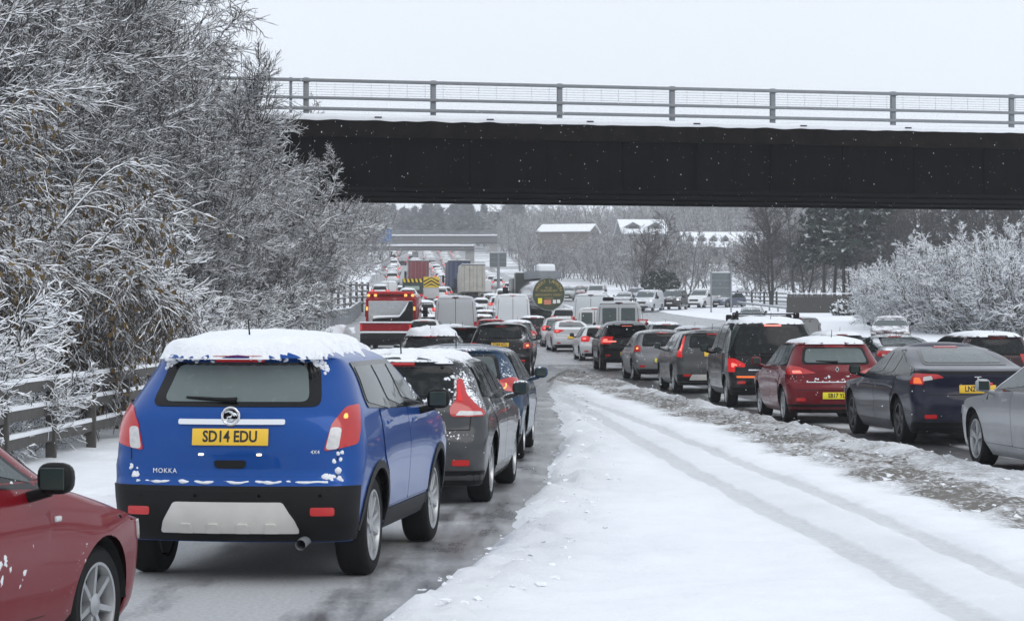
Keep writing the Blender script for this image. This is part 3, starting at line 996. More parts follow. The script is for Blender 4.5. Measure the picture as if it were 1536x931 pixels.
def recolour(root, mat, parts=('body', 'rear_door', 'hinge', 'pressed_panel', 'door', 'handle', 'door_mirror')):
    for ch in KIDS.get(root.name, []):
        if ch.name.split('.')[0] in parts and ch.material_slots:
            ch.material_slots[0].link = 'OBJECT'
            ch.material_slots[0].material = mat
        recolour(ch, mat, parts)
# ------------------------------------------------------------------ terrain
zr_pts = [(-60, 0), (60, 0), (85, .02), (110, .30), (138, .62), (155, 1.1), (215, 2.3), (250, 3.4), (290, 4.7), (450, 10), (620, 17), (800, 25), (1200, 46), (2500, 90), (6000, 120)]
_zr = pchip(zr_pts)
cshift = pchip([(-60, 0), (100, 0), (150, -2.5), (200, -5), (270, -8), (400, -14), (500, -19), (700, -25), (900, -22), (6000, -20)])
oshift = pchip([(-60, 14), (60, 6), (90, 2.0), (120, 0), (163, -4.6), (220, -9), (300, -14), (400, -21), (500, -26), (700, -32), (6000, -30)])

def base_z(X, Y):
    X = np.asarray(X, float); Y = np.asarray(Y, float)
    z = _zr(np.atleast_1d(Y).astype(float)).reshape(Y.shape) if Y.ndim else np.float64(_zr(float(Y)))
    hillR = 10 * sstep((Y - 255) / 220) * sstep((X - 28) / 60) + 10 * sstep((Y - 480) / 250) * sstep((X - 40) / 90)
    bankL = .95 * sstep((Y - 78) / 25) * sstep((-7.3 - X) / 1.0) * (1 - sstep((Y - 190) / 60)) + 2.2 * sstep((-9.5 - X) / 9) * (1 - sstep((Y - 700) / 100))
    medR = .45 * sstep((X - 17.5 - 0) / 2) * 0
    return z + hillR + bankL + medR

def ground_at(x, y):
    return float(base_z(np.array([x]), np.array([y]))[0])

def edge_fn(pix):
    q = sorted([bp(*p)[::-1] for p in pix])
    return [(y, x) for y, x in q]

# carriageway edges as X(Y), traced on the flat near ground
slipL = pchip([(-40, -5.0), (10, -4.4), (14, -3.75), (20, -3.05), (30, -2.75), (40, -2.95), (60, -4.6), (90, -7.0), (110, -7.6), (6000, -7.6)])
slipR = pchip([(-40, -2.2), (9, -1.35), (14.1, -.86), (18.2, -.30), (26.5, .20), (37, .62), (52, .74), (66, .85), (78, 1.5), (84, 2.3), (90, 4), (6000, 4)])
mainL = pchip([(-40, 10.5), (10, 8.6), (20, 6.9), (27, 5.85), (36, 5.0), (57, 3.62), (70, 2.75), (78, 2.2), (84, 1.4), (90, 0), (6000, 0)])
mainR = pchip([(-40, 26), (20, 19), (40, 15.2), (60, 13.6), (90, 12.8), (110, 12), (6000, 12)])
oppL = pchip([(-40, 36), (60, 22), (90, 18.2), (120, 16.2), (6000, 16.2)])

Ys = np.concatenate([np.linspace(-40, 8, 8, endpoint=False), 8 * 1.0075 ** np.arange(0, 560)])
Ys = np.concatenate([Ys, np.linspace(Ys[-1] * 1.1, 6000, 24)])
Xs = np.concatenate([-np.geomspace(3000, 13, 34), np.arange(-12.5, -6.5, .25), np.arange(-6.5, 8.0, .075), np.arange(8.0, 28, .3), np.geomspace(28.5, 3500, 44)])
GX, GY = np.meshgrid(Xs, Ys)

def vnoise(X, Y, sc, seed, octv=3):
    """cheap value noise on arrays"""
    out = np.zeros_like(X); amp = 1.0; tot = 0
    for o in range(octv):
        x, y = X / sc + seed * 17.3 + o * 5.1, Y / sc + seed * 9.7 + o * 3.3
        xi, yi = np.floor(x), np.floor(y); fx, fy = x - xi, y - yi
        fx, fy = fx * fx * (3 - 2 * fx), fy * fy * (3 - 2 * fy)
        def h(a, b):
            v = np.sin(a * 127.1 + b * 311.7 + seed * 74.7) * 43758.5453
            return v - np.floor(v)
        out += amp * ((h(xi, yi) * (1 - fx) + h(xi + 1, yi) * fx) * (1 - fy) + (h(xi, yi + 1) * (1 - fx) + h(xi + 1, yi + 1) * fx) * fy - .5)
        tot += amp; amp *= .5; sc *= .5
    return out / tot * 2

def col(f, sh=None):
    v = f(Ys)
    return (v + (sh(Ys) if sh is not None else 0))[:, None]

SH = cshift(Ys)[:, None]; OSH = oshift(Ys)[:, None]
near = 1 - sstep((GY - 90) / 60)
wob = (.16 * vnoise(GX, GY, 1.4, 1, 3) + .05 * vnoise(GX, GY, .3, 2, 2)) * near
d_slip = np.minimum(GX - (slipL(Ys)[:, None] + SH), (slipR(Ys)[:, None] + SH) - GX) + wob
d_main = np.minimum(GX - (mainL(Ys)[:, None] + SH), (mainR(Ys)[:, None] + SH) - GX) + wob
d_opp = np.minimum(GX - (oppL(Ys)[:, None] + OSH), (oppL(Ys)[:, None] + 6.2 + OSH) - GX) + wob
d_road = np.maximum(np.maximum(d_slip, d_main), d_opp)
BZ = base_z(GX, GY)
rise = sstep(-d_road / .35)                                 # 0 on the road, 1 in the snow
thick = .075
lump = near * (.05 * vnoise(GX, GY, .9, 3, 4) + .022 * vnoise(GX, GY, .25, 4, 3) + .03 * np.clip(vnoise(GX, GY, .5, 5, 3) - .25, 0, 1))
edge_band = np.exp(-((d_road + .5) / .45) ** 2)
lump += near * edge_band * (.13 * np.abs(vnoise(GX, GY, .35, 6, 4)) + .02)

def line_mask(pix, half, soft=.35, jit=.18):
    q = sorted([bp(*p)[::-1] for p in pix])
    f = pchip([(-60, q[0][1] + (q[0][1] - q[1][1]) / (q[0][0] - q[1][0]) * (-60 - q[0][0]))] + q + [(7000, q[-1][1])])
    d = np.abs(GX - f(Ys)[:, None] + jit * vnoise(GX, GY, 1.5, 11, 3))
    m = sstep((half - d) / soft + .5)
    m = m * (GY > q[0][0] - 20) * (1 - sstep((GY - q[-1][0]) / 4))
    return m
track = np.maximum(line_mask([(838, 590), (880, 606), (950, 632), (1100, 694), (1300, 778), (1536, 884)], .13, .10, .04),
                   line_mask([(846, 600), (900, 630), (1000, 690), (1150, 772), (1300, 848), (1440, 928)], .15, .10, .04))
between = line_mask([(842, 595), (890, 618), (975, 660), (1125, 732), (1300, 812), (1490, 905)], .62, .3, .05)
slush = line_mask([(850, 572), (900, 583), (1000, 612), (1150, 654), (1300, 704), (1450, 752), (1536, 776)], .52, .5, .35)
slush = np.maximum(slush, line_mask([(832, 548), (832, 560), (835, 578)], 1.6, 1.2, .5) * sstep((GY - 56) / 10))
slush = np.maximum(slush, .5 * line_mask([(860, 566), (1000, 602), (1270, 668), (1400, 705), (1536, 740)], .35, .5, .3))
slush *= near
ZG = BZ - .055 + rise * (thick + .055 + lump)
tread = .5 + .5 * np.sin(GY * 2 * np.pi / .35 + GX * 9)
ZG -= track * rise * (.022 + .006 * tread) + between * rise * .008 * (1 + vnoise(GX, GY, .12, 31, 2))
ZG -= between * rise * lump * .7
ZG += slush * rise * (.10 * vnoise(GX, GY, .4, 8, 4) - .01)
far_flat = sstep((GY - 130) / 40)
ZG = ZG * 1.0
nY, nX = GX.shape
ii = np.arange(nY * nX).reshape(nY, nX)
quads = np.stack([ii[:-1, :-1], ii[:-1, 1:], ii[1:, 1:], ii[1:, :-1]], -1).reshape(-1, 4)
dirt = np.clip(slush * (.55 + .6 * vnoise(GX, GY, .5, 21, 4)), 0, 1)
rut = track
grey = np.clip(between * .16 + .25 * np.clip(vnoise(GX, GY * .25, .5, 43, 3), 0, 1) * between + .35 * edge_band * near * (d_road < .3), 0, 1)
# scrub and heather patches on the far slopes
t = NT('ground_snow')
pos = t.new('ShaderNodeNewGeometry').outputs['Position']
n1 = t.noise(2.2, 8, .62, pos); n2 = t.noise(14.0, 7, .7, pos); n3 = t.noise(.045, 6, .65, pos); n4 = t.noise(.5, 8, .7, pos)
snowc = t.ramp(n1, [(.3, (.82, .848, .89)), (.62, SNOW_C)])
c = t.mix(t.math('MULTIPLY', t.attr('grey'), t.ramp(n4, [(.2, .45), (.7, 1.0)])), snowc, (.40, .405, .41))
rv = t.math('ADD', t.attr('rut'), t.math('MULTIPLY', t.math('SUBTRACT', n4, .5), 1.1)); rv = t.math('ADD', rv, t.math('MULTIPLY', t.math('SUBTRACT', n2, .5), 1.0))
c = t.mix(t.math('MULTIPLY', t.ramp(rv, [(.42, 0.0), (.86, 1.0)]), .42), c, t.ramp(n2, [(.35, (.30, .305, .31)), (.65, (.56, .57, .58))]))
dm = t.math('MULTIPLY', t.attr('dirt'), 2.3)
dm = t.math('MULTIPLY', dm, t.ramp(n2, [(.36, .12), (.58, 1.0)]), True)
c = t.mix(dm, c, (.165, .155, .142))
speck = t.ramp(t.noise(7.0, 5, .75, pos), [(.715, 0.0), (.74, 1.0)])
c = t.mix(t.math('MULTIPLY', speck, .5), c, (.22, .20, .17))
scr = t.math('MULTIPLY', t.attr('scrub'), t.ramp(n3, [(.42, 0.0), (.6, .75)]))
c = t.mix(scr, c, (.16, .15, .14))
t.set(Base_Color=c, Roughness=.8, Specular_IOR_Level=.2)
hb = t.math('ADD', t.math('MULTIPLY', n1, .5), t.math('MULTIPLY', n2, .35))
t.bump(hb, .8, .06)
scrub = sstep((GY - 300) / 120) * np.ones_like(GX)
me = mesh_np('snowy_ground', np.stack([GX, GY, ZG], -1).reshape(-1, 3), quads, t.mat, True, dict(dirt=dirt.ravel(), grey=grey.ravel(), rut=rut.ravel(), scrub=scrub.ravel()))
g = link('snowy_ground', me); tag(g, kind='structure')

# ------------------------------------------------------------------ roads
def road_mat(name, wet, dark):
    t = NT(name)
    pos = t.new('ShaderNodeNewGeometry').outputs['Position']
    mp = t.new('ShaderNodeMapping'); mp.inputs['Scale'].default_value = (1, .12, 1); t.l.new(pos, mp.inputs['Vector'])
    streak = t.noise(3.2, 6, .6, mp.outputs[0]); fine = t.noise(30, 6, .7, pos); blot = t.noise(.9, 6, .65, pos)
    asph = t.ramp(fine, [(.3, tuple(x * .7 for x in dark)), (.7, tuple(x * 1.3 for x in dark))])
    sl = t.math('ADD', t.math('MULTIPLY', streak, .75), t.math('MULTIPLY', blot, .45))
    sl = t.math('ADD', sl, t.math('MULTIPLY', t.attr('mid'), .42))
    sl = t.math('ADD', sl, t.math('MULTIPLY', fine, .12))
    m = t.ramp(sl, wet)
    c = t.mix(m, asph, t.ramp(fine, [(.3, (.30, .305, .315)), (.7, (.50, .51, .525))]))
    t.set(Base_Color=c, Roughness=t.ramp(sl, [(.45, .16), (.9, .65)]), Specular_IOR_Level=.45)
    t.bump(t.math('ADD', t.math('MULTIPLY', sl, .6), t.math('MULTIPLY', fine, .25)), .4, .03)
    return t.mat
def road(name, fl, fr, sh, y0, y1, mat, zo, over=.55, nx=28, lanes=()):
    ys = np.concatenate([np.linspace(y0, 8, 6, endpoint=False), 8 * 1.012 ** np.arange(0, 700)]) if y0 < 8 else y0 * 1.012 ** np.arange(0, 700)
    ys = ys[ys < y1]
    u = np.linspace(0, 1, nx)
    L = fl(ys) + sh(ys) - over; Rr = fr(ys) + sh(ys) + over
    X = L[:, None] + (Rr - L)[:, None] * u; Y = np.repeat(ys[:, None], nx, 1)
    Z = base_z(X, Y) + zo
    mid = np.zeros_like(X)
    i = np.arange(X.size).reshape(X.shape)
    q = np.stack([i[:-1, :-1], i[:-1, 1:], i[1:, 1:], i[1:, :-1]], -1).reshape(-1, 4)
    lat = X - (sh(ys))[:, None]
    for c, w in lanes:
        mid = np.maximum(mid, np.exp(-((lat - c(Y[:, :1].ravel())[:, None]) / w) ** 2))
    o = link(name, mesh_np(name, np.stack([X, Y, Z], -1).reshape(-1, 3), q, mat, True, dict(mid=mid.ravel())))
    tag(o, kind='structure')
    return o
lane_mid = pchip([(-40, -3.4), (12, -1.9), (20, -1.4), (30, -.8), (60, -.6), (100, -.8), (6000, -.8)])
lane_gap = pchip([(-40, -2.6), (14, -2.9), (40, -2.5), (6000, -2.5)])
edge_l = pchip([(-40, -5.0), (14, -3.7), (30, -2.9), (60, -4.6), (110, -7), (6000, -7)])
road('slip_road', slipL, slipR, cshift, -38, 95, road_mat('slushy_asphalt', [(.55, 0.0), (.80, 1.0)], (.085, .085, .088)), 0.0, nx=60, lanes=((lane_mid, .45), (lane_gap, .5), (edge_l, .9)))
ml = pchip([(-40, 12), (34, 6.4), (41, 5.45), (58, 4.75), (82, 3.9), (110, 3.2), (6000, 2.2)])
mg = pchip([(-40, 14), (34, 8.4), (58, 6.9), (82, 6.1), (6000, 5)])
road('main_carriageway', mainL, mainR, cshift, -38, 95, road_mat('wet_asphalt', [(.76, 0.0), (1.0, 1.0)], (.038, .038, .04)), 0.004, nx=60, lanes=((mg, .5), (ml, .35)))
road('carriageway', pchip([(60, -7.2), (90, -7.2), (110, -7.6), (6000, -7.6)]), mainR, cshift, 90, 900, road_mat('slushy_tarmac', [(.45, 0.0), (.9, 1.0)], (.10, .10, .105)), 0.008, nx=40, lanes=((mg, .5), (lane_gap, .6)))
road('opposite_carriageway', oppL, pchip([(y, float(oppL(float(y))) + 6.2) for y in (-40, 20, 60, 90, 120, 6000)]), oshift, 50, 900, road_mat('packed_slush', [(.42, 0.0), (.8, 1.0)], (.10, .10, .105)), 0.0, nx=30)

# loose clods thrown up along the edges and the dirty ridge
rc = np.random.default_rng(12)
jj = np.argwhere((near > .3) & (d_road < -.02) & ((edge_band > .45) | (slush > .25)) & (GX > -6) & (GX < 9) & (GY > 11) & (GY < 75))
cnt = 2600
pick = jj[rc.integers(0, len(jj), cnt)]
cx = GX[pick[:, 0], pick[:, 1]] + rc.normal(0, .06, cnt); cy = GY[pick[:, 0], pick[:, 1]] + rc.normal(0, .08, cnt); cz = ZG[pick[:, 0], pick[:, 1]]
sl = slush[pick[:, 0], pick[:, 1]]
bm_ = bmesh.new(); bmesh.ops.create_icosphere(bm_, subdivisions=1, radius=1); bm_.verts.index_update()
iv = np.array([v.co[:] for v in bm_.verts]); iff = np.array([[v.index for v in f.verts] for f in bm_.faces]); bm_.free()
rad = (.007 + .03 * rc.random(cnt) ** 4)
sc3 = rad[:, None, None] * (iv[None] * (1 + .45 * rc.normal(0, 1, (cnt, len(iv), 1))) * np.array([1.2, 1.2, .55]))
V = sc3 + np.stack([cx, cy, cz + rad * .1], -1)[:, None]
dirty = (rc.random(cnt) < .45 * sl)
for nm, m_, mat in (('snow_clods', ~dirty, M['snow']), ('slush_clods', dirty, simple('dirty_slush', (.22, .20, .175), .8, scale=20))):
    k = int(m_.sum())
    if not k: continue
    F_ = (np.arange(k)[:, None, None] * len(iv) + iff[None]).reshape(-1, 3)
    o = link(nm, mesh_np(nm, V[m_].reshape(-1, 3), F_, mat, False)); tag(o, 'loose crumbs of snow along the verge edges' if nm[1] == 'n' else 'dirty slush crumbs along the right hand ridge', 'snow', kind='stuff')
# ------------------------------------------------------------------ the overbridge
B0 = Vector((px(400, 71.0), 71.0, 0)); B1 = Vector((px(1536, 76.7), 76.7, 0))
bdir = (B1 - B0).normalized()
bang = math.atan2(bdir.y, bdir.x)
bridge = empty('road_bridge', B0, (0, 0, bang))
tag(bridge, 'dark girder road bridge with steel parapet crossing above the traffic, snow along its ledge', 'bridge')
ZT, ZB = 7.83, 5.72
def bridge_u(xp):
    """distance along the front face for a photo column"""
    k = (xp - 768.0) / F_PX
    # B0 + u*bdir on ray x = k*y
    return (k * B0.y - B0.x) / (bdir.x - k * bdir.y)
UL, UR = -26.0, 46.0
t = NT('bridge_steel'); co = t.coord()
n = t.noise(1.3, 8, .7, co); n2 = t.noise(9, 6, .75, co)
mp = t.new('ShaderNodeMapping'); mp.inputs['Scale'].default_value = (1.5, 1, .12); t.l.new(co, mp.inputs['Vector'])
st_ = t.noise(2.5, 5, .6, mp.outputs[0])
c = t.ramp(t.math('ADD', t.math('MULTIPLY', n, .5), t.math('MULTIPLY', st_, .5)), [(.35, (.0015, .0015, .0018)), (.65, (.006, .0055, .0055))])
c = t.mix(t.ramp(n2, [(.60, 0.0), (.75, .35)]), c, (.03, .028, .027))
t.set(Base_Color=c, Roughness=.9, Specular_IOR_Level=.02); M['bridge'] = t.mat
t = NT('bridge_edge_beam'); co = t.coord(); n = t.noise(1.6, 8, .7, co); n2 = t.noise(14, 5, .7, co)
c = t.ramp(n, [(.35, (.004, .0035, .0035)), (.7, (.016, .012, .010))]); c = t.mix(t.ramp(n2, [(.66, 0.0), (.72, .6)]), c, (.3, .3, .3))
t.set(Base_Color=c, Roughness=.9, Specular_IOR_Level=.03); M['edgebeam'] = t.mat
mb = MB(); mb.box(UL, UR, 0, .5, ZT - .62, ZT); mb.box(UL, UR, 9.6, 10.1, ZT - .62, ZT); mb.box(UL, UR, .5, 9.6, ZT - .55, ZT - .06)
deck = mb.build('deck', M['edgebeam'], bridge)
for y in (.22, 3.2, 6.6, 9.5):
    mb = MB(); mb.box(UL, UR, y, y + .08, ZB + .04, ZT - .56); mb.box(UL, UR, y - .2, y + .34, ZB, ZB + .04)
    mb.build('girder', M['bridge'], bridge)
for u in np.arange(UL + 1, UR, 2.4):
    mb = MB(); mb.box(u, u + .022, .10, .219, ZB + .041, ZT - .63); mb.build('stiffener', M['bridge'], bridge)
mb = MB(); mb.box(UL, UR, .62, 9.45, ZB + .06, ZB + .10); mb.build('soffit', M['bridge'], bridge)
for xp in (437, 460, 651, 841, 1010, 1161, 1342, 1520, 1700, 1880):
    u = bridge_u(xp); w = .055 if xp != 437 else .025
    mb = MB(); mb.bbox(u - w * 1.4, u + w * 1.4, .06, .2, ZT - .02, ZT + 1.12, .012); mb.bbox(u - w * 2.4, u + w * 2.4, .02, .26, ZT + .005, ZT + .035, .008)
    for z in (.20, .52, 1.03): mb.bbox(u - w * 2.2, u + w * 2.2, .02, .07, ZT + z - .05, ZT + z + .05, .008)
    mb.build('parapet_post', M['galv'], bridge, 30)
for u in np.arange(UL, bridge_u(430) - 1, 3.9):
    mb = MB(); mb.bbox(u - .08, u + .08, .06, .2, ZT - .02, ZT + 1.12, .012); mb.build('parapet_post', M['galv'], bridge, 30)
for z, h in ((.20, .05), (.52, .045), (1.04, .05)):
    mb = MB(); mb.bbox(UL, UR, -.01, .06, ZT + z - h, ZT + z + h, .012); mb.build('parapet_rail', M['galv'], bridge, 30)
mb = MB()
for z in np.arange(.62, 1.0, .075): mb.box(UL, UR, .085, .092, ZT + z, ZT + z + .008)
for u in np.arange(UL, UR, .55): mb.box(u, u + .006, .094, .099, ZT + .56, ZT + .98)
mb.build('wire_infill', M['galv'], bridge)
V, Fq = [], []
us = np.arange(UL, UR, .12); prof = [(-.012, -.13), (-.03, -.02), (.0, .035), (.10, .06), (.45, .05), (.6, -.08)]
for i, u in enumerate(us):
    for y, z in prof:
        k = noise.noise(Vector((u * 1.7, y * 3, 2.0))); V.append((u, y - .01 * k, ZT + z + (.03 * k if z > -.05 else .045 * k)))
m = len(prof)
Fq = [(i * m + j, (i + 1) * m + j, (i + 1) * m + j + 1, i * m + j + 1) for i in range(len(us) - 1) for j in range(m - 1)]
mb = MB(); mb.add(V, Fq); mb.build('ledge_snow', M['snow'], bridge, 60)
for xp in (567, 735, 885, 1045, 1205, 1362):
    u = bridge_u(xp); mb = MB(); mb.bbox(u - .11, u + .11, -.045, .0, ZT - .05, ZT - .01, .008); mb.build('drain_outlet', M['black'], bridge)
# abutments out of sight at either end
mb = MB(); mb.box(UL - 2, UL + 7.5, .3, 9.8, -1, ZB - .005); mb.build('abutment', M['concrete'], bridge)
mb = MB(); mb.box(UR - 9, UR + 2, .3, 9.8, -1, ZB - .005); mb.build('abutment', M['concrete'], bridge)

# ------------------------------------------------------------------ barriers, fences, signs
def snow_strip(mb, x0, x1, y0, y1, z, mi=1):
    mb.bbox(x0, x1, y0, y1, z, z + .045, .018, mi)

def rail_fence(name, label, cat, pts, heights, rw, rh, post, mat, spacing, snow=True, group=None, postw=.09):
    """fence along a polyline of (X, Y, z); posts and rails are parts"""
    root = empty(name, pts[0]); tag(root, label, cat, group)
    o = Vector(pts[0])
    P = [Vector(p) - o for p in pts]
    cum = [0]
    for a, b in zip(P[:-1], P[1:]): cum.append(cum[-1] + (b - a).length)
    def at(sd):
        sd = min(max(sd, 0), cum[-1] - 1e-4)
        i = max(k for k in range(len(cum)) if cum[k] <= sd); i = min(i, len(P) - 2)
        return P[i].lerp(P[i + 1], (sd - cum[i]) / (cum[i + 1] - cum[i]))
    n = int(cum[-1] / spacing)
    for h in heights:
        mb, sb = MB(), MB()
        for k in range(n * 2):
            a, b = at(k * cum[-1] / n / 2), at((k + 1) * cum[-1] / n / 2)
            d = (b - a); side = Vector((d.y, -d.x, 0)).normalized()
            for B_, w, z0, z1 in ((mb, rw, -rh / 2, rh / 2), (sb, rw * .95, rh / 2 + .001, rh / 2 + .05)):
                jz = [.02 * noise.noise(Vector((k * .7 + e, h * 9, 1))) if B_ is sb else 0 for e in (0, 1)]
                vs = [p + side * sg * w / 2 * (.75 if (B_ is sb and zz > z0) else 1) + Vector((0, 0, h + zz + (j if zz == z1 else 0))) for p, j in ((a, jz[0]), (b, jz[1])) for sg in (-1, 1) for zz in (z0, z1)]
                B_.add(vs, [(0, 1, 3, 2), (4, 6, 7, 5), (0, 4, 5, 1), (2, 3, 7, 6), (0, 2, 6, 4), (1, 5, 7, 3)])
        r_ = mb.build('rail', mat, root)
        if snow: sb.build('rail_snow', M['snow'], r_)
    for k in range(n + 1):
        p = at(k * cum[-1] / n)
        mb = MB(); mb.bbox(p.x - postw + rw * .5 + .0, p.x + postw * .4 + rw * .5, p.y - postw / 2, p.y + postw / 2, p.z - .25, p.z + post, .012)
        mb.build('post', mat, root)
    return root

gz = ground_at
rail_fence('safety_barrier', 'three rail open roadside barrier capped with snow beside the blue crossover', 'barrier',
           [(-6.3, 14, gz(-6.3, 14)), (-5.75, 26, 0), (-5.6, 36, 0), (-5.75, 50, 0), (-6.5, 66, 0)], (.34, .66, .97), .08, .125, .93, M['timber'], 2.6)
pts = []
for d, xp in ((88, 440), (97, 455), (115, 496), (135, 525), (155, 540)):
    X = px(xp, d); pts.append((X, d, gz(X, d) + .1))
rail_fence('safety_barrier', 'snowy metal crash barrier climbing behind the red recovery truck', 'barrier', pts, (.62,), .08, .28, .72, M['galv'], 2.4, postw=.1)
pts = [(px(498, 146), 146, gz(px(498, 146), 146) + .25), (px(522, 152), 152, gz(px(522, 152), 152) + .35), (px(552, 160), 160, gz(px(552, 160), 160) + .3)]
rail_fence('timber_fence', 'tall dark post and rail fence on the left bank near the recovery truck', 'fence', pts, (.35, .75, 1.15, 1.55), .05, .09, 1.75, M['darktimber'], 2.2, postw=.12)
pts = [(px(1086, 250), 250, gz(px(1086, 250), 250)), (px(1130, 246), 246, gz(px(1130, 246), 246)), (px(1184, 240), 240, gz(px(1184, 240), 240))]
rail_fence('timber_fence', 'low brown post and rail fence beside the slat screen on the right', 'fence', pts, (.4, .8, 1.2), .05, .10, 1.4, M['darktimber'], 2.0, postw=.14)
pts = [(px(1106, 232), 232, gz(px(1106, 232), 232)), (px(1180, 214), 214, gz(px(1180, 214), 214) - .1)]
rail_fence('safety_barrier', 'thin snow topped crash barrier in front of the slat screen', 'barrier', pts, (.55,), .08, .16, .6, M['galv'], 3, postw=.1)
pts = [(px(1264, 92), 92, -.15), (px(1288, 88), 88, -.15), (px(1318, 84), 84, -.15)]
rail_fence('safety_barrier', 'short grey beam barrier in the snow behind the deep red hatchback', 'barrier', pts, (1.16,), .10, .2, 1.1, M['galv'], 1.6, snow=False, postw=.12)

# slat screen
sx0, sx1, sd = px(1181, 212), px(1303, 206), 212
root = empty('slat_screen', (sx0, sd, gz(sx0, sd) - .1)); tag(root, 'long dark vertical slat screen standing on the snowy verge before the pines', 'fence')
Ls = sx1 - sx0
mb = MB()
for k in range(int(Ls / .16)):
    mb.box(k * .16, k * .16 + .145, -.03 + .01 * (k % 3), .0, -.2, 1.85 + .03 * math.sin(k * 2.3) - .02 * (k * .16))
mb.build('slats', M['darktimber'], root)
mb = MB(); mb.box(-.05, Ls - .1, .07, .09, -.2, 1.55); mb.box(-.05, Ls, .002, .06, .5, .62); mb.box(-.05, Ls, .002, .06, 1.45, 1.57); mb.build('cross_rail', M['darktimber'], root)
mb = MB(); mb.bbox(-.05, Ls - .2, -.05, .07, 1.86, 1.93, .02); mb.build('top_snow', M['snow'], root)

M['signback'] = simple('sign_back', (.115, .135, .14), .6, .1, mottled=.2)
M['signblue'] = simple('blue_sign', (.03, .14, .40), .5, mottled=.1)
def sign(label, xc, d, w, z0, z1, posts, mat, zg=None, cat='road sign', pr=.06, name='road_sign'):
    X = px(xc, d); zg = gz(X, d) - .3 if zg is None else zg
    root = empty(name, (X, d, zg)); tag(root, label, cat)
    mb = MB(); mb.bbox(-w / 2, w / 2, -.03, .03, z0 - zg, z1 - zg, .02)
    pn = mb.build('sign_panel', mat, root)
    mb = MB()
    for k in (1, 2): zz = z0 + (z1 - z0) * k / 3 - zg; mb.box(-w / 2 + .04, w / 2 - .04, -.075, -.031, zz - .03, zz + .03)
    mb.build('stiffener', M['galv'], pn)
    for xx in posts:
        mb = MB(); mb.tube([(xx, -.11 if len(posts) > 1 else .12, 0), (xx, -.11 if len(posts) > 1 else .12, z1 - zg + (.08 if len(posts) > 1 else -.1))], pr, 10); mb.build('post', M['galv'], root, 60)
    mb = MB(); mb.bbox(-w / 2, w / 2, -.06, .06, z1 - zg + .002, z1 - zg + .07, .025); mb.build('panel_snow', M['snow'], root)
    return root
yz = lambda y, d: CAM_H - (y - HORIZON) * d / F_PX
sign('back of a grey road sign on two posts before the white van', 1081, 214, 1.75, yz(443, 214), yz(409, 214), (-.86, .92), M['signback'], pr=.075)
sign('dark square sign on one thick post right of the white box trailer', 747, 300, 2.1, yz(400, 300), yz(379, 300), (.05,), M['signback'], pr=.2)
sign('small blue motorway sign by the trees near the far overbridge', 579, 400, 1.9, yz(363, 400), yz(343, 400), (-.6, .6), M['signblue'], pr=.09)
t_root = empty('give_way_sign', (px(964, 99), 99, gz(px(964, 99), 99) - .1)); tag(t_root, 'small red bordered triangular sign beside the silver panel van', 'road sign')
zc = yz(486, 99) - t_root.location.z
mb = MB(); mb.prism([(-.24, zc + .2), (.24, zc + .2), (0, zc - .24)], -.012, .012); mb.build('sign_border', simple('sign_red', (.5, .02, .02), .4), t_root)
mb = MB(); mb.prism([(-.15, zc + .15), (.15, zc + .15), (0, zc - .14)], -.016, -.0125); mb.build('sign_face', M['plate_w'], t_root)
mb = MB(); mb.tube([(0, .05, 0), (0, .05, zc)], .03, 8); mb.build('post', M['galv'], t_root)

# far overbridges
def far_bridge(label, d, xa, xb, ytop, ybot, yrail, mat, pier=None):
    X0, X1 = px(xa, d), px(xb, d)
    root = empty('overbridge', (X0, d, 0)); tag(root, label, 'bridge')
    L = X1 - X0
    mb = MB(); mb.box(-18, L, 0, 5, yz(ybot - 2, d), yz(ytop, d)); mb.build('deck', mat, root)
    mb = MB(); mb.bbox(-18, L, -.25, .2, yz(ytop, d) - .25, yz(ytop, d) + .05, .05); mb.build('edge_snow', M['snow'], root)
    mb = MB()
    for k in np.arange(-18, L, 2.5): mb.box(k, k + .1, .3, .4, yz(ytop, d), yz(yrail, d))
    for f in (0.0, .5): mb.box(-18, L, .28, .29, yz(yrail + (ytop - yrail) * f, d) - .12, yz(yrail + (ytop - yrail) * f, d))
    mb.build('parapet', M['galv'], root)
    mb = MB(); mb.box(L - 1.6, L, .6, 4.6, yz(ybot, d) - 9, yz(ybot, d) - .01); mb.build('abutment', M['concrete'], root)
    if pier:
        mb = MB(); mb.box(px(pier, d) - X0 - .5, px(pier, d) - X0 + .5, 1, 4, yz(ybot, d) - 9, yz(ybot, d) - .01); mb.build('pier', M['concrete'], root)
M['fardeck'] = simple('grey_deck', (.13, .13, .135), .8)
far_bridge('nearer of two grey concrete overbridges far up the hill, the lower one', 440, 520, 711, 367, 377, 363, M['fardeck'], pier=622)
far_bridge('farther grey overbridge with parapet seen above the lower one', 520, 545, 746, 352, 366, 346, M['fardeck'], pier=640)

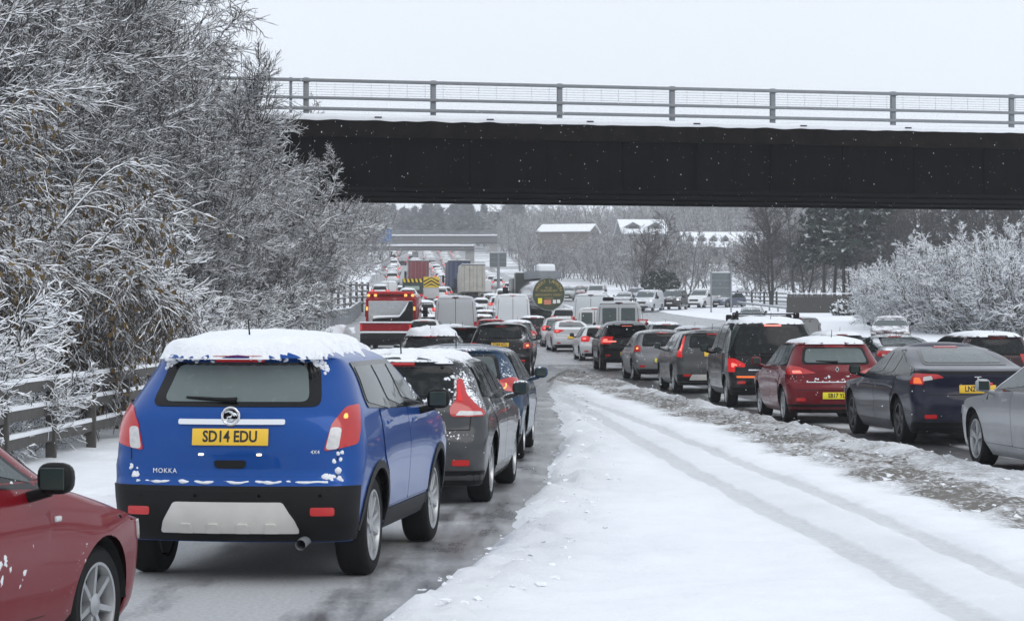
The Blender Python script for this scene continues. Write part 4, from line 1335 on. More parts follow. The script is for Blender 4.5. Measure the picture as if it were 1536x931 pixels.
# ------------------------------------------------------------------ houses on the slope
M['render'] = simple('house_wall', (.17, .158, .148), .85)
M['greywall'] = simple('grey_wall', (.16, .16, .165), .85)
M['winglass'] = simple('house_window', (.035, .04, .045), .2)
def house(label, xa, xb, d, yb, ye, yr, depth, wall, dormers=0, wins=3, rot=0, name='house', gable_win=False, cat='house'):
    X0, X1 = px(xa, d), px(xb, d); w = X1 - X0
    zb, ze, zr2 = yz(yb, d), yz(ye, d), yz(yr, d)
    root = empty(name, ((X0 + X1) / 2, d, zb - 1.5), (0, 0, R_(rot))); tag(root, label, cat)
    e, r = ze - zb + 1.5, zr2 - zb + 1.5
    mb = MB(); mb.prism([(0, 0), (depth, 0), (depth, e), (depth / 2, r), (0, e)], -w / 2, w / 2, axes='yz'); mb.build('wall', M[wall], root)
    mb = MB()
    ov, th = .35, .16
    for y0, y1 in ((-ov, depth / 2), (depth + ov, depth / 2)):
        sl = (r - e) / (depth / 2); za = e - ov * sl
        mb.add([(x, y, z + k) for x in (-w / 2 - .3, w / 2 + .3) for y, z in ((y0, za), (y1, r)) for k in (.02, .02 + th)], [(0, 1, 3, 2), (4, 6, 7, 5), (0, 4, 5, 1), (2, 3, 7, 6), (0, 2, 6, 4), (1, 5, 7, 3)])
    rf = mb.build('roof', M['snow'], root)
    for k in range(dormers):
        x = -w / 2 + w * (k + .5) / dormers; dw = w / dormers * .3
        y = depth * .14; zz = e + (r - e) * .30
        top = e + (r - e) * .80
        mb = MB(); mb.prism([(x - dw, zz), (x + dw, zz), (x + dw, zz + (top - zz) * .5), (x, top), (x - dw, zz + (top - zz) * .5)], y, depth * .45); dm = mb.build('dormer', M[wall], rf)
        mb = MB(); mb.box(x - dw * .6, x + dw * .6, y - .05, y - .004, zz + .1, zz + (top - zz) * .5); mb.build('window', M['winglass'], rf)
        mb = MB()
        for sg in (-1, 1):
            mb.add([(x + sg * a, yy, z + k2) for a, z in ((dw * 1.25, zz + (top - zz) * .38), (0, top + .02)) for yy in (y - .2, depth * .42) for k2 in (.01, .13)], [(0, 1, 3, 2), (4, 6, 7, 5), (0, 4, 5, 1), (2, 3, 7, 6), (0, 2, 6, 4), (1, 5, 7, 3)])
        mb.build('dormer_snow', M['snow'], rf)
    for k in range(wins):
        x = -w / 2 + w * (k + .5) / wins
        mb = MB(); mb.box(x - .55, x + .55, -.06, -.004, e - 1.9, e - .6); wf = mb.build('window', M['winglass'], root)
    if gable_win:
        mb = MB(); mb.box(w / 2 + .004, w / 2 + .05, depth * .3, depth * .7, e - 2.2, e - .3); mb.build('gable_window', M['winglass'], root)
    return root
house('long low house with white snow roof and tan gable above the hillside wood', 806, 884, 430, 362, 347, 336, 9, 'render', wins=0, gable_win=True, rot=-14)
house('grey roofed house with steep snowy roof in the middle of the hill', 934, 1002, 470, 364, 350, 329, 9, 'greywall', dormers=2, wins=3, rot=8)
house('row house with four dormers in its snowy roof above the silver vans', 1028, 1099, 440, 382, 369, 348, 8, 'render', dormers=4, wins=4, rot=6)
house('pale roofed house half hidden by bare trees, right of the dormer row', 1100, 1150, 455, 382, 366, 348, 8, 'render', dormers=0, wins=2, rot=6)

# ------------------------------------------------------------------ trees
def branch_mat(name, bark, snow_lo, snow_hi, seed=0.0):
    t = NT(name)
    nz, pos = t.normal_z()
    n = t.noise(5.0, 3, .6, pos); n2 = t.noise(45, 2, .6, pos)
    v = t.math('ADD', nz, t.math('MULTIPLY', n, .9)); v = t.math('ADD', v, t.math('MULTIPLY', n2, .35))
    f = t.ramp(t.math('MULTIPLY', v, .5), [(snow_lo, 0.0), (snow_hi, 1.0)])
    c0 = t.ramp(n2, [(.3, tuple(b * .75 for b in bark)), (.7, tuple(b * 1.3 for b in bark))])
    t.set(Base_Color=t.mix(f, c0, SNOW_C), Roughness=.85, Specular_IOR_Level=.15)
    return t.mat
M['bark_snow'] = branch_mat('snowy_branch', (.060, .053, .048), .39, .52)
M['bark_heavy'] = branch_mat('snow_laden_branch', (.042, .038, .034), .28, .44)
M['bark'] = branch_mat('bare_branch', (.050, .046, .044), .62, .80)
M['bark_hazed'] = branch_mat('hazed_branch', (.135, .128, .126), .42, .80)  # bark lightened so its colour carries part of the distance haze
M['leaf'] = simple('brown_leaf', (.115, .072, .022), .7, mottled=.4, scale=3)
t = NT('conifer_needles'); nz, pos = t.normal_z(); n = t.noise(1.6, 4, .6, pos); n2 = t.noise(14, 3, .6, pos)
c0 = t.ramp(n2, [(.3, (.014, .024, .018)), (.7, (.035, .052, .036))])
v = t.math('ADD', t.math('MULTIPLY', nz, .3), n)
t.set(Base_Color=t.mix(t.ramp(v, [(.70, 0.0), (.86, .8)]), c0, SNOW_C), Roughness=.8, Specular_IOR_Level=.15); M['needles'] = t.mat
t = NT('frost_haze_needles'); nz, pos = t.normal_z(); n2 = t.noise(3, 4, .6, pos)
t.set(Base_Color=t.ramp(n2, [(.3, (.10, .11, .115)), (.65, (.26, .275, .29))]), Roughness=.85, Specular_IOR_Level=.1); M['frost_haze'] = t.mat  # snow cover and distance haze both painted into the needle grey

def unit(v): return v / np.maximum(np.linalg.norm(v, axis=-1, keepdims=True), 1e-9)
def grow(r, start, d, length, n, wander, bias):
    """branch polylines; bias bends every step towards a vector"""
    P = [start]; p = start.copy(); d = unit(d)
    for k in range(n):
        p = p + d * (length / n)[:, None]
        P.append(p)
        d = unit(d + r.normal(0, wander, d.shape) + np.asarray(bias))
    return np.stack(P, 1)
def sprout(r, P, k, tmin, ang, jit, tmax=1.0, top=False):
    """k children on each polyline: start points, directions, parameter"""
    B, n = P.shape[:2]
    tt = tmin + (tmax - tmin) * (np.arange(k)[None] + r.random((B, k))) / k
    f = tt * (n - 1); i = np.minimum(f.astype(int), n - 2); u = (f - i)[..., None]
    b = np.arange(B)[:, None]
    A, C = P[b, i], P[b, i + 1]
    pos = A * (1 - u) + C * u
    tan = unit(C - A)
    rnd = r.normal(0, 1, tan.shape); per = unit(rnd - (rnd * tan).sum(-1, keepdims=True) * tan)
    a = np.radians(ang) + r.normal(0, np.radians(jit), (B, k)); a = a[..., None]
    d = tan * np.cos(a) + per * np.sin(a)
    return pos.reshape(-1, 3), d.reshape(-1, 3), tt.reshape(-1)
def tubes(sets, snow=1.0, sides=4):
    Vs, Fs, off = [], [], 0
    for P, r0, r1 in sets:
        B, n = P.shape[:2]
        T = np.empty_like(P); T[:, 1:-1] = P[:, 2:] - P[:, :-2]; T[:, 0] = P[:, 1] - P[:, 0]; T[:, -1] = P[:, -1] - P[:, -2]
        T = unit(T)
        S = np.cross(T, np.array([0, 0, 1.0])); bad = np.linalg.norm(S, axis=-1) < .05
        S[bad] = np.cross(T[bad], np.array([1.0, 0, 0])); S = unit(S); U = np.cross(S, T)
        rad = r0[:, None] + (r1 - r0)[:, None] * np.linspace(0, 1, n)[None]
        rad = rad[..., None]
        flat = np.sqrt(np.clip(1 - T[..., 2:3] ** 2, 0, 1))
        up = rad * (1 + (snow - 1) * flat) + .35 * (snow - 1) * .008 * flat
        ring = np.stack([P + S * rad, P + U * up, P - S * rad, P - U * rad], 2) if sides == 4 else np.stack([P + S * rad, P + U * up, P - S * rad], 2)
        m = ring.shape[2]
        Vs.append(ring.reshape(-1, 3))
        idx = np.arange(B * n * m).reshape(B, n, m) + off; off += B * n * m
        a, b = idx[:, :-1], idx[:, 1:]
        for k in range(m):
            k2 = (k + 1) % m
            Fs.append(np.stack([a[..., k], b[..., k], b[..., k2], a[..., k2]], -1).reshape(-1, 4))
    return np.concatenate(Vs), np.concatenate(Fs)

def arr(n, v): return np.full(n, float(v))
def bare_tree(seed, H, stems, spread, k, snow, rad=.07, twig=.008, up=.10, lean=(0, 0), tmin=.18, segs=(7, 5, 4, 3), lens=(.42, .45, .5), angs=(48, 45, 40), bushy=False, wand=1.0):
    r = np.random.default_rng(seed)
    az = np.linspace(0, 2 * np.pi, stems, endpoint=False) + r.random(stems) * .8
    tilt = np.radians(spread) * (.35 + .65 * r.random(stems)) if stems > 1 else np.radians(3) * np.ones(1)
    d0 = np.stack([np.cos(az) * np.sin(tilt) + lean[0], np.sin(az) * np.sin(tilt) + lean[1], np.cos(tilt)], -1)
    s0 = np.stack([np.cos(az) * .15, np.sin(az) * .15, np.zeros(stems) - .3], -1) * (1 if stems > 1 else 0) + np.array([0, 0, -.2])
    L0 = H * (.75 + .3 * r.random(stems))
    P0 = grow(r, s0, d0, L0, segs[0], .07 * wand, (0, 0, up * .4))
    p1, d1, t1 = sprout(r, P0, k[0], tmin, angs[0], 10)
    L1 = np.repeat(L0, k[0]) * lens[0] * (1.15 - .75 * t1) * (.7 + .6 * r.random(len(t1)))
    P1 = grow(r, p1, d1, L1, segs[1], .12 * wand, (0, 0, up))
    p2, d2, t2 = sprout(r, P1, k[1], .12, angs[1], 14)
    L2 = np.repeat(L1, k[1]) * lens[1] * (1.2 - .7 * t2) * (.6 + .7 * r.random(len(t2)))
    P2 = grow(r, p2, d2, L2, segs[2], .16 * wand, (0, 0, up))
    p3, d3, t3 = sprout(r, P2, k[2], .1, angs[2], 16)
    L3 = np.maximum(np.repeat(L2, k[2]) * lens[2] * (1.2 - .6 * t3) * (.6 + .8 * r.random(len(t3))), .12)
    P3 = grow(r, p3, d3, L3, segs[3], .2 * wand, (0, 0, up * .7))
    n0, n1, n2, n3 = len(P0), len(P1), len(P2), len(P3)
    trunk = tubes([(P0, arr(n0, rad), arr(n0, rad * .25)), (P1, arr(n1, rad * .36), arr(n1, rad * .13))], 1 + (snow - 1) * .25)
    crown = tubes([(P2, arr(n2, max(twig * 1.5, rad * .14)), arr(n2, twig)), (P3, arr(n3, twig), arr(n3, twig * .55))], snow)
    return trunk, crown

def tree_mesh(tc, mat):
    return [mesh_np('trunk', *tc[0], mat), mesh_np('crown', *tc[1], mat)]
def plant(name, label, cat, meshes, loc, rot, sc, group=None, names=('trunk', 'crown')):
    root = empty(name, loc, (0, 0, rot)); root.scale = (sc, sc, sc) if not hasattr(sc, '__len__') else sc
    tag(root, label, cat, group)
    for nm, me in zip(names, meshes): link(nm, me, root)
    return root

# left bank: multi stemmed, snow on every twig
LB = [tree_mesh(bare_tree(11 + i, 9.5, 6, 40, (18, 14, 12), 2.2, rad=.055, twig=.0062, up=.085, lean=(.05, -.03)), M['bark_snow']) for i in range(3)]
rt = random.Random(5)
spots = [(-12.0, 42, 1.05), (-10.9, 51, 1.0), (-13.8, 49, 1.25), (-16.5, 58, 1.3), (-12.7, 58, 1.2), (-10.4, 60, .82), (-11.7, 66, 1.0), (-14.4, 67, 1.2),
         (-18, 66, 1.3), (-11.0, 75, .9), (-15, 52, 1.2), (-13.2, 40, 1.1), (-11.6, 55, 1.0), (-8.3, 63, .66), (-12.2, 45, 1.2), (-10.6, 47, .85), (-14.6, 60, 1.4), (-12.6, 62, 1.15), (-8.0, 70, .62), (-8.6, 56, .62), (-16.5, 47, 1.35), (-9.4, 64, .78), (-8.0, 68, .74), (-9.6, 58, .85), (-11.6, 69, .9), (-8.2, 65, .78), (-9.6, 70, .98), (-9.2, 61, .9), (-12.4, 53, 1.25)]
for i, (X, Y, sc) in enumerate(spots):
    plant('bare_tree', 'tall many stemmed bare tree with snow on every twig on the left bank', 'tree', LB[i % 3], (X, Y, gz(X, Y)), rt.uniform(-.6, .6), (sc, sc, sc * rt.uniform(.95, 1.08)), 'snow laden trees on the left bank')
# lower scrub in front of them
LS = [tree_mesh(bare_tree(31 + i, 3.6, 9, 62, (11, 9, 7), 2.3, rad=.03, twig=.0078, up=.04, lens=(.5, .5, .5)), M['bark_heavy']) for i in range(2)]
for i, (X, Y, sc) in enumerate([(-8.3, 31, .75), (-8.6, 37, .9), (-8.4, 44, 1.0), (-8.2, 50, 1.0), (-7.9, 57, .9), (-9.3, 33, 1.1), (-9.2, 47, 1.3), (-8.2, 62, 1.1), (-8.0, 28, .9), (-6.9, 23.5, .5), (-6.75, 26.2, .5), (-6.6, 28.3, .4), (-9.0, 82, 1.0), (-8.5, 40, 1.0), (-6.75, 29.2, .5), (-6.7, 31.6, .45), (-6.8, 25, .5)]):
    plant('scrub_bush', 'tangled snowy scrub bush behind the three rail barrier', 'bush', LS[i % 2], (X, Y, gz(X, Y)), rt.uniform(0, 6.2), sc, 'scrub along the left barrier')

# weeping tree with brown leaves, nearest on the left
def weeping(seed, H):
    r = np.random.default_rng(seed)
    n = 9
    az = r.uniform(-1.6, 1.5, n); tilt = np.radians(r.uniform(15, 52, n))
    d0 = np.stack([np.cos(az) * np.sin(tilt), np.sin(az) * np.sin(tilt), np.cos(tilt)], -1)
    P0 = grow(r, np.zeros((n, 3)) + r.normal(0, .1, (n, 3)) * [1, 1, 0], d0, H * (.8 + .4 * r.random(n)), 9, .05, (.03, -.01, -.035))
    p1, d1, t1 = sprout(r, P0, 14, .3, 45, 14)
    P1 = grow(r, p1, d1 + [.15, -.05, .25], (1.5 * (1.2 - .5 * t1)) * (.6 + .6 * r.random(len(t1))), 7, .10, (.02, -.01, -.26))
    p2, d2, t2 = sprout(r, P1, 9, .2, 40, 15)
    P2 = grow(r, p2, d2, .55 + .6 * r.random(len(t2)), 6, .10, (0, 0, -.34))
    p3, d3, t3 = sprout(r, P2, 7, .15, 40, 15)
    P3 = grow(r, p3, d3, .2 + .3 * r.random(len(t3)), 4, .14, (0, 0, -.30))
    tr = tubes([(P0, arr(n, .05), arr(n, .012)), (P1, arr(len(P1), .012), arr(len(P1), .005))], 1.4)
    cr = tubes([(P2, arr(len(P2), .0065), arr(len(P2), .004)), (P3, arr(len(P3), .0055), arr(len(P3), .003))], 2.3)
    # brown leaves hanging in clumps
    sel = P2[r.random(len(P2)) < .75]
    lp = sel[:, 2:].reshape(-1, 3); lp = lp[r.random(len(lp)) < .98]
    lp = lp + r.normal(0, .03, lp.shape)
    a = unit(r.normal(0, 1, lp.shape) + [0, 0, -1.2]); b = unit(np.cross(a, r.normal(0, 1, lp.shape)))
    sz = (.036 + .026 * r.random(len(lp)))[:, None]
    V = np.stack([lp, lp + a * sz * 1.2 + b * sz * .7, lp + a * sz * 2.4, lp + a * sz * 1.2 - b * sz * .7], 1).reshape(-1, 3)
    return tr, cr, (V, np.arange(len(V)).reshape(-1, 4))
for (X, Y, H, seed, lab) in ((-8.7, 34.0, 4.3, 3, 'arching tree with brown leaves and hanging snowy strands over the near barrier'),
                             (-8.7, 38.5, 3.0, 8, 'smaller drooping snowy tree with brown leaves just beyond the arching one')):
    tr, cr, lf = weeping(seed, H)
    plant('weeping_tree', lab, 'tree', [mesh_np('trunk', *tr, M['bark_snow']), mesh_np('crown', *cr, M['bark_snow']), mesh_np('leaves', *lf, M['leaf'])], (X, Y, gz(X, Y)), 0, 1, names=('trunk', 'crown', 'leaves'))

# trees past the bridge on the left
FT = [tree_mesh(bare_tree(51 + i, 9, 4, 30, (12, 9, 6), 1.5, rad=.09, twig=.013, up=.08), M['bark_hazed']) for i in range(3)]
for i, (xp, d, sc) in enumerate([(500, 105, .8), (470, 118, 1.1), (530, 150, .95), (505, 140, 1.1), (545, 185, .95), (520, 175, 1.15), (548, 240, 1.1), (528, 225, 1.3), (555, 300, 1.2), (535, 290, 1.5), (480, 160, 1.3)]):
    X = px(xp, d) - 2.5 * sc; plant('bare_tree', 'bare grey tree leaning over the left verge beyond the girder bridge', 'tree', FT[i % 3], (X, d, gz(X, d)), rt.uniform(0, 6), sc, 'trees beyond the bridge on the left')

# right: big frosted bush mass
RB = [tree_mesh(bare_tree(71 + i, 5.6, 11, 52, (13, 9, 7), 2.2, rad=.04, twig=.0125, up=.11, tmin=.1), M['bark_heavy']) for i in range(3)]
for i, (xp, d, sc) in enumerate([(1338, 158, .78), (1365, 152, .98), (1400, 150, 1.05), (1435, 146, 1.1), (1470, 148, 1.1), (1505, 142, 1.1), (1545, 140, 1.2), (1380, 165, 1.1), (1420, 168, 1.25), (1460, 165, 1.3), (1500, 160, 1.35), (1580, 150, 1.3), (1350, 172, .9), (1322, 166, .5), (1540, 165, 1.4)]):
    X = px(xp, d); plant('frosted_bush', 'large frosted white bush in the thicket behind the right hand cars', 'bush', RB[i % 3], (X, d, gz(X, d) - .2), rt.uniform(0, 6), sc, 'frosted thicket on the right')

# pines on the right
def conifer(seed, H, r0, bare, nw, per, droop, card=.30, narrow=1.0):
    r = np.random.default_rng(seed)
    P0 = grow(r, np.array([[0, 0, -.3]]), np.array([[0, 0, 1.0]]), np.array([H + .3]), 8, .02, (0, 0, .05))
    zz = bare + (H - bare) * np.linspace(0, .985, nw)
    az = r.random((nw, per)) * 2 * np.pi
    Ln = (r0 * (1 - ((zz - bare) / (H - bare))) ** .75 + .25)[:, None] * (.55 + .65 * r.random((nw, per))) * narrow
    st = np.stack([np.zeros_like(az), np.zeros_like(az), zz[:, None] + r.normal(0, .15, az.shape)], -1).reshape(-1, 3)
    dd = np.stack([np.cos(az), np.sin(az), np.full_like(az, .15)], -1).reshape(-1, 3)
    P1 = grow(r, st, dd, Ln.ravel(), 4, .08, (0, 0, -droop))
    k = 9
    lp, ld, lt = sprout(r, P1, k, .25, 55, 20)
    n = len(lp)
    a = unit(ld + r.normal(0, .25, ld.shape)); b = unit(np.cross(a, np.array([0, 0, 1.0]) + r.normal(0, .5, a.shape)))
    s = card * (.6 + .8 * r.random(n))[:, None]
    V = np.stack([lp - a * s * .2, lp + a * s * .5 + b * s * .35, lp + a * s * 1.2, lp + a * s * .5 - b * s * .35], 1).reshape(-1, 3)
    return tubes([(P0, arr(1, H * .014), arr(1, .02)), (P1, arr(len(P1), .035), arr(len(P1), .012))], 1.0), (V, np.arange(len(V)).reshape(-1, 4))
def con_mesh(c): return [mesh_np('trunk', *c[0], M['bark']), mesh_np('crown', *c[1], M['needles'])]
PN = [con_mesh(conifer(91 + i, 14.5, 3.3, 4.6, 24, 10, .03, .6)) for i in range(2)]
for i, (xp, d, sc) in enumerate([(1236, 236, .92), (1252, 242, 1.02), (1266, 238, .97), (1283, 234, 1.1), (1300, 240, 1.02), (1318, 236, 1.05), (1334, 244, .95), (1275, 250, 1.1)]):
    X = px(xp, d); plant('pine_tree', 'tall dark pine with bare lower trunk in the clump behind the slat screen', 'tree', PN[i % 2], (X, d, gz(X, d)), rt.uniform(0, 6), sc, 'pines behind the slat screen')

# slender bare trees in the middle distance on the right
ST = [tree_mesh(bare_tree(111 + i, 12.0, 1 if i else 2, 16, (24, 9, 6), 1.25, rad=.16, twig=.015, up=.07, tmin=.2, lens=(.46, .46, .5), angs=(56, 46, 40)), M['bark']) for i in range(3)]
plant('bare_tree', 'wide bare tree with forked dark trunk left of the dark pines', 'tree', ST[0], (px(1157, 240), 240, gz(px(1157, 240), 240)), 1.1, 1.0)
plant('bare_tree', 'thin tall bare tree standing left beside the forked one', 'tree', ST[1], (px(1140, 252), 252, gz(px(1140, 252), 252)), .3, .8)
plant('bare_tree', 'slim bare tree behind the two posted grey sign', 'tree', ST[2], (px(962, 262), 262, gz(px(962, 262), 262)), .3, .8)
plant('bare_tree', 'bare tree rising behind the dark pickup on the slip road', 'tree', ST[1], (px(1006, 275), 275, gz(px(1006, 275), 275)), 2.3, .75)
for i, (xp, d, sc) in enumerate([(1352, 225, .95), (1372, 232, 1.0), (1392, 222, 1.0), (1408, 236, 1.1), (1425, 225, .95), (1446, 230, 1.05), (1462, 240, 1.1), (1480, 226, 1.0), (1502, 236, 1.0), (1520, 228, 1.1), (1540, 232, 1.0), (1345, 250, 1.1), (1210, 246, .8), (1190, 262, .8)]):
    X = px(xp, d); plant('bare_tree', 'slender bare trunked tree rising behind the frosted thicket', 'tree', ST[i % 3], (X, d, gz(X, d)), rt.uniform(0, 6), sc, 'bare trees behind the frosted thicket')

# snowy evergreen shrub by the screen
def shrub(seed, n, rx, rz):
    r = np.random.default_rng(seed)
    c = unit(r.normal(0, 1, (n, 3))) * (r.random((n, 1)) ** .4) * [rx, rx * .7, rz] + [0, 0, rz * .75]
    a = unit(r.normal(0, 1, c.shape) + [0, 0, .1]); b = unit(np.cross(a, r.normal(0, 1, c.shape)))
    s = .12 + .14 * r.random((n, 1))
    V = np.stack([c - a * s, c + b * s * .5, c + a * s, c - b * s * .5], 1).reshape(-1, 3)
    return V, np.arange(len(V)).reshape(-1, 4)
M['shrubleaf'] = branch_mat('snowy_shrub_leaf', (.03, .038, .03), .34, .48)
P_ = tubes([(grow(rng, np.zeros((8, 3)), unit(rng.normal(0, .5, (8, 3)) + [0, 0, 1]), arr(8, 1.4), 4, .1, (0, 0, 0)), arr(8, .03), arr(8, .01))])
for xp, d, sc, lab in ((1268, 200, 1.0, 'snow plastered evergreen shrub in front of the slat screen'), (1290, 203, 1.15, 'second snow plastered shrub touching the frosted thicket')):
    X = px(xp, d); plant('evergreen_shrub', lab, 'shrub', [mesh_np('stem', *P_, M['bark']), mesh_np('foliage', *shrub(int(xp), 1500, 1.25, .8), M['shrubleaf'])], (X, d, gz(X, d)), 0, sc, names=('stem', 'foliage'))
X, d = px(990, 262), 262
plant('evergreen_shrub', 'dark round evergreen behind the silver grey van on the slip road', 'shrub', [mesh_np('stem', *P_, M['bark']), mesh_np('foliage', *shrub(5, 1800, 2.2, 1.7), M['needles'])], (X, d, gz(X, d) + .5), 0, 1, names=('stem', 'foliage'))

# hillside wood: each tree its own, sharing four shapes
HT = [tree_mesh(bare_tree(131 + i, 8.5, 3, 30, (9, 7, 5), 1.3, rad=.12, twig=.02, up=.10, segs=(5, 4, 3, 2)), M['bark_hazed']) for i in range(4)]
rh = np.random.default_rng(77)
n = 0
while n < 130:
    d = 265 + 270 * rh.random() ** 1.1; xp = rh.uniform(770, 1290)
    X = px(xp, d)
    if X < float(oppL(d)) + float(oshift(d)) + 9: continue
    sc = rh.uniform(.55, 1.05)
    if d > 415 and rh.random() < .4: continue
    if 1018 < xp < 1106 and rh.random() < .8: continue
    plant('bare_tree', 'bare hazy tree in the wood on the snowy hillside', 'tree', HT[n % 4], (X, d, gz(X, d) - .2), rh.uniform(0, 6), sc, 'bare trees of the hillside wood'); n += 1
for i in range(14):
    xp = 792 + i * 15 + rh.uniform(-6, 6); d = 395 + rh.uniform(0, 25); X = px(xp, d)
    plant('bare_tree', 'bare hazy tree in the wood on the snowy hillside', 'tree', HT[i % 4], (X, d, gz(X, d) - .2), rh.uniform(0, 6), rh.uniform(.75, .98), 'bare trees of the hillside wood')
# ridge behind: two conifer rows left, bare trees right
CF = [[mesh_np('trunk', *c[0], M['bark_hazed']), mesh_np('crown', *c[1], M['frost_haze'])] for c in (conifer(151 + i, 12, 2.6, 1.0, 16, 8, .05, .8) for i in range(3))]
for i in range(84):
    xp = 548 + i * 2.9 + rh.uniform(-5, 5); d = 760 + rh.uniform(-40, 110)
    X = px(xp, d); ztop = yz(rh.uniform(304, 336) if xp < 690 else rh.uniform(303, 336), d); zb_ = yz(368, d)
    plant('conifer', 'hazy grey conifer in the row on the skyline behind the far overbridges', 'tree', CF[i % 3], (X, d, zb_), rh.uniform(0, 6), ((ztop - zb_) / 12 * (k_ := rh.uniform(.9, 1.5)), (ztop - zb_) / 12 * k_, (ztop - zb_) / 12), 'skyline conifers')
for i in range(110):
    xp = 760 + i * 4.6 + rh.uniform(-5, 5); d = 640 + rh.uniform(-60, 120)
    X = px(xp, d); sc = rh.uniform(1.1, 1.75)
    plant('bare_tree', 'faint bare tree on the far snowy ridge under the bridge', 'tree', HT[i % 4], (X, d, gz(X, d)), rh.uniform(0, 6), sc, 'bare trees of the far ridge')
# the wood that fills the far slopes, one mass
rw_ = np.random.default_rng(8); Vs, Fs, off = [], [], 0
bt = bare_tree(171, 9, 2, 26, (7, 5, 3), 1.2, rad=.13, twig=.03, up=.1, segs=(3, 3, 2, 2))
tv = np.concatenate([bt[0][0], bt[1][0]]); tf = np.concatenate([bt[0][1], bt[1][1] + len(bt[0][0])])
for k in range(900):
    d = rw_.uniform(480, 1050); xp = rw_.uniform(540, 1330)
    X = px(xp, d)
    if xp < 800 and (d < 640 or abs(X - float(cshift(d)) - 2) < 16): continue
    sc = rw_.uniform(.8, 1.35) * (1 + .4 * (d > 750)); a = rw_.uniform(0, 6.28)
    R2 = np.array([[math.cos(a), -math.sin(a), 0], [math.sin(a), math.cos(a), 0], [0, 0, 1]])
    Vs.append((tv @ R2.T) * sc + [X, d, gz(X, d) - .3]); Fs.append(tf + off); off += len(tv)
o = link('distant_wood', mesh_np('distant_wood', np.concatenate(Vs), np.concatenate(Fs), M['bark_hazed'])); tag(o, 'hazy grey bare wood covering the distant slopes', 'wood', kind='stuff')
# ------------------------------------------------------------------ the near traffic
BLUE, NAVY = (.003, .060, .27), (.008, .010, .030)
RED, MAROON = (.26, .008, .018), (.10, .006, .012)
GREY, DGREY = (.10, .105, .11), (.030, .032, .036)
SILVER, WHITE, BLACK = (.42, .43, .45), (.70, .71, .72), (.008, .008, .010)
STEELBLUE = (.022, .050, .095)

def snow_bits(root, s, spots, seed=1):
    """small clods of snow stuck to the tail: (q, z, size)"""
    r = random.Random(seed)
    mb = MB()
    for q, z, a in spots:
        for k in range(5):
            p = s.end(q + r.uniform(-a, a), z + r.uniform(-a * .5, a * .5))
            bm = bmesh.new(); bmesh.ops.create_icosphere(bm, subdivisions=2, radius=a * r.uniform(.25, .6))
            for v in bm.verts:
                v.co = v.co * (1 + .5 * noise.noise(v.co * 40 + Vector((k, q * 9, z * 7)))) ; v.co.x *= .5; v.co += p
            mb.bm(bm)
    mb.build('stuck_snow', M['car_snow'], root, 180)

def flank_snow(root, s, spots, name='stuck_snow'):
    mb = MB()
    r = random.Random(3)
    for x, z, a, sg in spots:
        for k in range(4 if a < .06 else 11):
            p = s.flank(x + r.uniform(-a, a), z + r.uniform(-a, a) * .7, sg)
            bm = bmesh.new(); bmesh.ops.create_icosphere(bm, subdivisions=2, radius=a * r.uniform(.15, .5))
            for v in bm.verts:
                v.co = v.co * (1 + .5 * noise.noise(v.co * 40 + Vector((k, x * 9, z * 7)))); v.co.y *= .22; v.co += p
            mb.bm(bm)
    mb.build(name, M['car_snow'], root, 180)

# --- blue crossover, the largest car in the picture
BLUE_SP = dict(SUV, L=4.278, W=1.777, H=1.63, wb=2.555, ro=.80, R=.347, archgap=.05,
    rear=[(.17, .14), (.225, .05), (.30, 0), (.395, 0), (.41, .01), (.425, .075), (.55, .085), (.68, .12), (.735, .18), (.905, .38), (.918, .36), (.928, .27), (.955, .30)],
    rwin=[(.57, .745), (.50, .905)], rborder=.085, wid=[(.17, .90), (.24, .955), (.38, .985), (.52, 1.0), (.62, .985), (.70, .955), (.75, .91), (.86, .81), (.92, .735), (.94, .68), (.955, .62)], plate=.605, norev=True, rr=[(.1, .2), (.45, .26), (.62, .27), (.75, .30), (1, .34)],
    lamp=[(.70, .545), (.985, .575), (1.02, .64), (1.03, .735), (.86, .725), (.755, .66)],
    win=dict(zb=(.695, .735), zt=.885, cp=(.56, .46), div=(.34,)), clad=.405, refl=.285, gate=(.44,), mirx=1.72, mirz=1.17, blackmirror=True)

